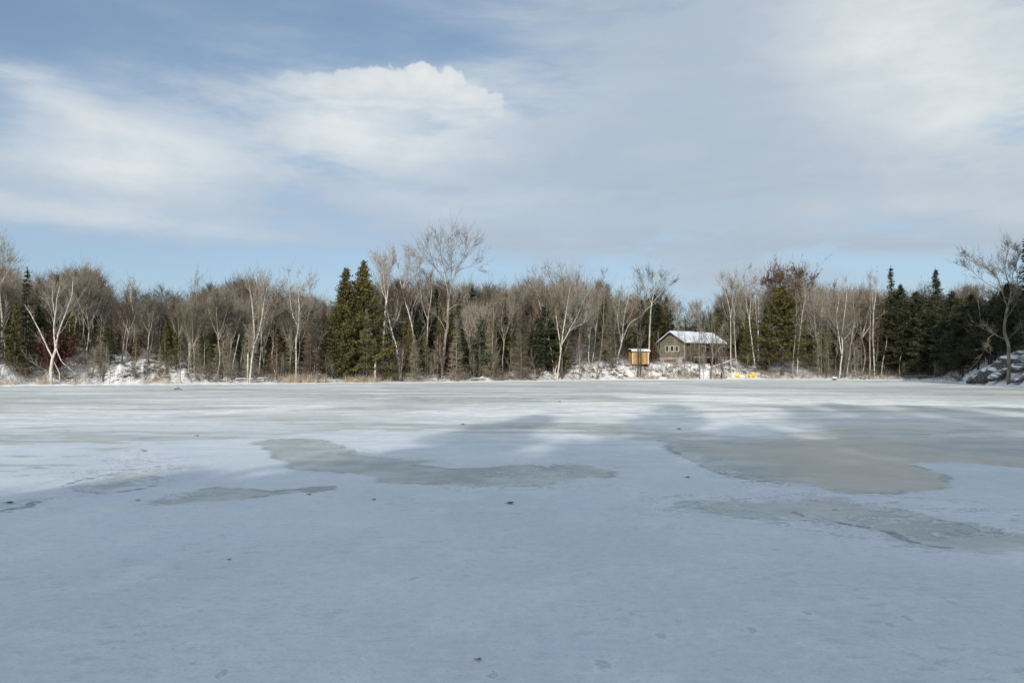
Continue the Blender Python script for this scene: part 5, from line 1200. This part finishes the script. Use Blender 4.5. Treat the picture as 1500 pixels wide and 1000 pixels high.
# ------------------------------------------------------------------ sky
w = bpy.data.worlds.new('World'); sc.world = w; w.use_nodes = True
T = NT(w.node_tree); bg = w.node_tree.nodes['Background']
sky = T.new('ShaderNodeTexSky'); sky.sky_type = 'NISHITA'; sky.sun_disc = False; sky.sun_elevation = SUN_EL; sky.sun_rotation = SUN_AZ
sky.air_density = 1.0; sky.dust_density = .4; sky.ozone_density = 1.6; sky.altitude = 200
gen = T.new('ShaderNodeTexCoord').outputs['Generated']
sp = T.new('ShaderNodeSeparateXYZ'); T.put(sp.inputs[0], gen)
U = T.mul(T.m('ARCTAN2', sp.outputs[0], sp.outputs[1]), F); Vv = T.mul(T.m('ARCSINE', sp.outputs[2]), F)
# work on warped coordinates so edges billow
wn = T.new('ShaderNodeTexNoise'); T.put(wn.inputs['Vector'], T.mapping(gen, (1, 1, 2))); wn.inputs['Scale'].default_value = 3.; wn.inputs['Detail'].default_value = 5
wc = T.new('ShaderNodeSeparateColor'); T.put(wc.inputs[0], wn.outputs['Color'])
Uw = T.add(U, T.mul(T.sub(wc.outputs[0], .5), 170)); Vw = T.add(Vv, T.mul(T.sub(wc.outputs[1], .5), 110))
def uv(px, py):
    d = ray(px, py); d = d / np.linalg.norm(d); return math.atan2(d[0], d[1]) * F, math.asin(d[2]) * F
def blob(px, py, sx, sy_, amp=1., rot=0., Ux=None, Vx=None):
    u, v = uv(px, py); du = T.sub(Ux or Uw, u); dv = T.sub(Vx or Vw, v); c, s = math.cos(R_(rot)), math.sin(R_(rot))
    a = T.mul(T.add(T.mul(du, c), T.mul(dv, s)), 1 / sx); b = T.mul(T.sub(T.mul(dv, c), T.mul(du, s)), 1 / sy_)
    return T.mul(T.m('EXPONENT', T.mul(T.add(T.mul(a, a), T.mul(b, b)), -1.)), amp)
def total(lst):
    o = lst[0]
    for x in lst[1:]: o = T.add(o, x)
    return o
n_str = T.noise(T.mapping(gen, (1.0, 1.0, 3.4), rot=(0, .12, 0)), 2.6, 7, .6, .3)
n_fine = T.noise(T.mapping(gen, (1, 1, 2.2)), 9., 7, .62)
n_st2 = T.noise(T.mapping(gen, (1.0, 1.0, 5.), rot=(0, -.22, 0)), 5.5, 7, .62, .2)
veil = total([blob(190, 235, 150, 60, .80), blob(60, 150, 130, 22, .55, -12), blob(110, 315, 220, 50, .70), blob(500, 200, 330, 110, .55), blob(560, 190, 190, 60, .5), blob(880, 60, 280, 130, .35), blob(1240, 60, 360, 150, .75), blob(1400, 160, 230, 110, .6), blob(860, 250, 230, 90, .50), blob(1200, 290, 420, 110, .62),
              blob(640, 300, 200, 50, .35), blob(60, 60, 130, 60, -.25), blob(830, 150, 70, 60, -.22), blob(330, 60, 160, 50, .10), blob(420, 270, 120, 40, -.15), blob(300, 370, 300, 40, -.12), blob(655, 92, 130, 28, -.35), blob(1270, 360, 330, 45, .50), blob(760, 345, 260, 35, .28), blob(90, 330, 150, 40, .35)])
veil = T.mul(T.add(veil, .22), T.add(T.ramp(n_str, .32, .66, .38, 1.12), T.ramp(n_st2, .35, .65, -.06, .34)))
va = T.mx(T.ramp(veil, .0, .95, 0, .93), T.ramp(Vv, 500, 640, 0, .85)); va = T.mx(va, T.mul(T.ramp(T.m('ABSOLUTE', U), 950, 1300), .7))
bright = total([blob(170, 318, 190, 26, .55), blob(700, 300, 160, 30, .3), blob(1330, 310, 200, 30, .3), blob(190, 232, 120, 40, .8), blob(560, 165, 190, 60, 1.), blob(1290, 30, 110, 70, .75), blob(1390, 160, 150, 70, .65), blob(60, 150, 110, 18, .5, -12), blob(1450, 60, 120, 120, .35), blob(480, 230, 200, 50, .25)])
bright = T.m('ADD', T.mul(bright, T.ramp(n_fine, .3, .7, .75, 1.2)), T.add(T.mul(T.sub(n_str, .5), .6), T.mul(T.sub(n_st2, .5), .9)), clamp=True)
grey = T.mix(T.ramp(U, -500, 600), (.43, .53, .665), (.47, .545, .625)); grey = T.mix(T.ramp(n_st2, .42, .62, .0, .40), grey, (.35, .43, .54))
ccol = T.mix(bright, grey, (.77, .815, .82))
# heaped cumulus: hard cauliflower top, soft base
cu = None
bn = T.new('ShaderNodeTexNoise'); T.put(bn.inputs['Vector'], gen); bn.inputs['Scale'].default_value = 26; bn.inputs['Detail'].default_value = 5; bn.inputs['Roughness'].default_value = .55
bc = T.new('ShaderNodeSeparateColor'); T.put(bc.inputs[0], bn.outputs['Color'])
Uc = T.add(U, T.mul(T.sub(bc.outputs[0], .5), 62)); Vc = T.add(Vv, T.mul(T.sub(bc.outputs[1], .5), 50))
for px, py, r, q in [(613, 118, 26, 1), (582, 128, 28, 1), (655, 128, 26, 1), (635, 135, 30, 1), (690, 148, 26, 1), (716, 160, 24, 1), (545, 134, 30, 1), (510, 138, 34, 1), (470, 144, 36, 1), (425, 148, 40, 1), (380, 156, 40, 1), (650, 165, 48, 1), (590, 170, 60, 1), (700, 185, 36, 1)]:
    u, v = uv(px, py); du = T.mul(T.sub(Uc, u), 1 / r); dv = T.mul(T.sub(Vc, v), 1 / r); f = T.m('SUBTRACT', 1., T.m('SQRT', T.add(T.mul(du, du), T.mul(dv, dv))))
    cu = f if cu is None else T.mx(cu, f)
u1, v1 = uv(600, 205); u0, _ = uv(470, 150)
cua = T.mul(T.ramp(cu, -.02, .22), T.mul(T.ramp(Vv, v1 + 10, v1 + 95), T.ramp(U, u0 - 150, u0 + 100)))
skyc = T.new('ShaderNodeVectorMath', operation='SCALE'); T.put(skyc.inputs[0], sky.outputs[0]); skyc.inputs['Scale'].default_value = .115
SKYTINT = T.mix(1., skyc.outputs[0], T.mix(T.ramp(Vv, 0, 260), (.80, .90, 1.02), (.98, 1.03, 1.03)), 'MULTIPLY'); SKYTINT = T.mix(T.ramp(Vv, 60, 300, .45, .25), SKYTINT, (.36, .47, .63))
ccol = T.mix(T.ramp(Vv, 500, 640), ccol, (.80, .90, 1.0)); va = T.mx(va, blob(545, 185, 150, 42, .95, 0, U, Vv)); out = T.mix(va, SKYTINT, ccol)
ccu = T.mix(T.ramp(T.add(T.mul(cu, .8), n_fine), .55, 1.2), (.72, .765, .785), (.80, .83, .82))
out = T.mix(T.mul(cua, .92), out, ccu)
T.put(bg.inputs[0], out); bg.inputs[1].default_value = 1.

# ------------------------------------------------------------------ camera and render
cd = bpy.data.cameras.new('camera'); cam = link('camera', cd); sc.camera = cam
cd.sensor_fit = 'HORIZONTAL'; cd.sensor_width = 36; cd.lens = 36 * F / 1500; cd.clip_start = .1; cd.clip_end = 9000
cam.location = (0, 0, CAMH); cam.rotation_euler = (math.pi / 2 + PITCH, 0, 0)
sc.view_settings.view_transform = 'Standard'; sc.view_settings.look = 'None'; sc.view_settings.exposure = 0; sc.view_settings.gamma = 1
sc.cycles.max_bounces = 6; sc.cycles.diffuse_bounces = 3
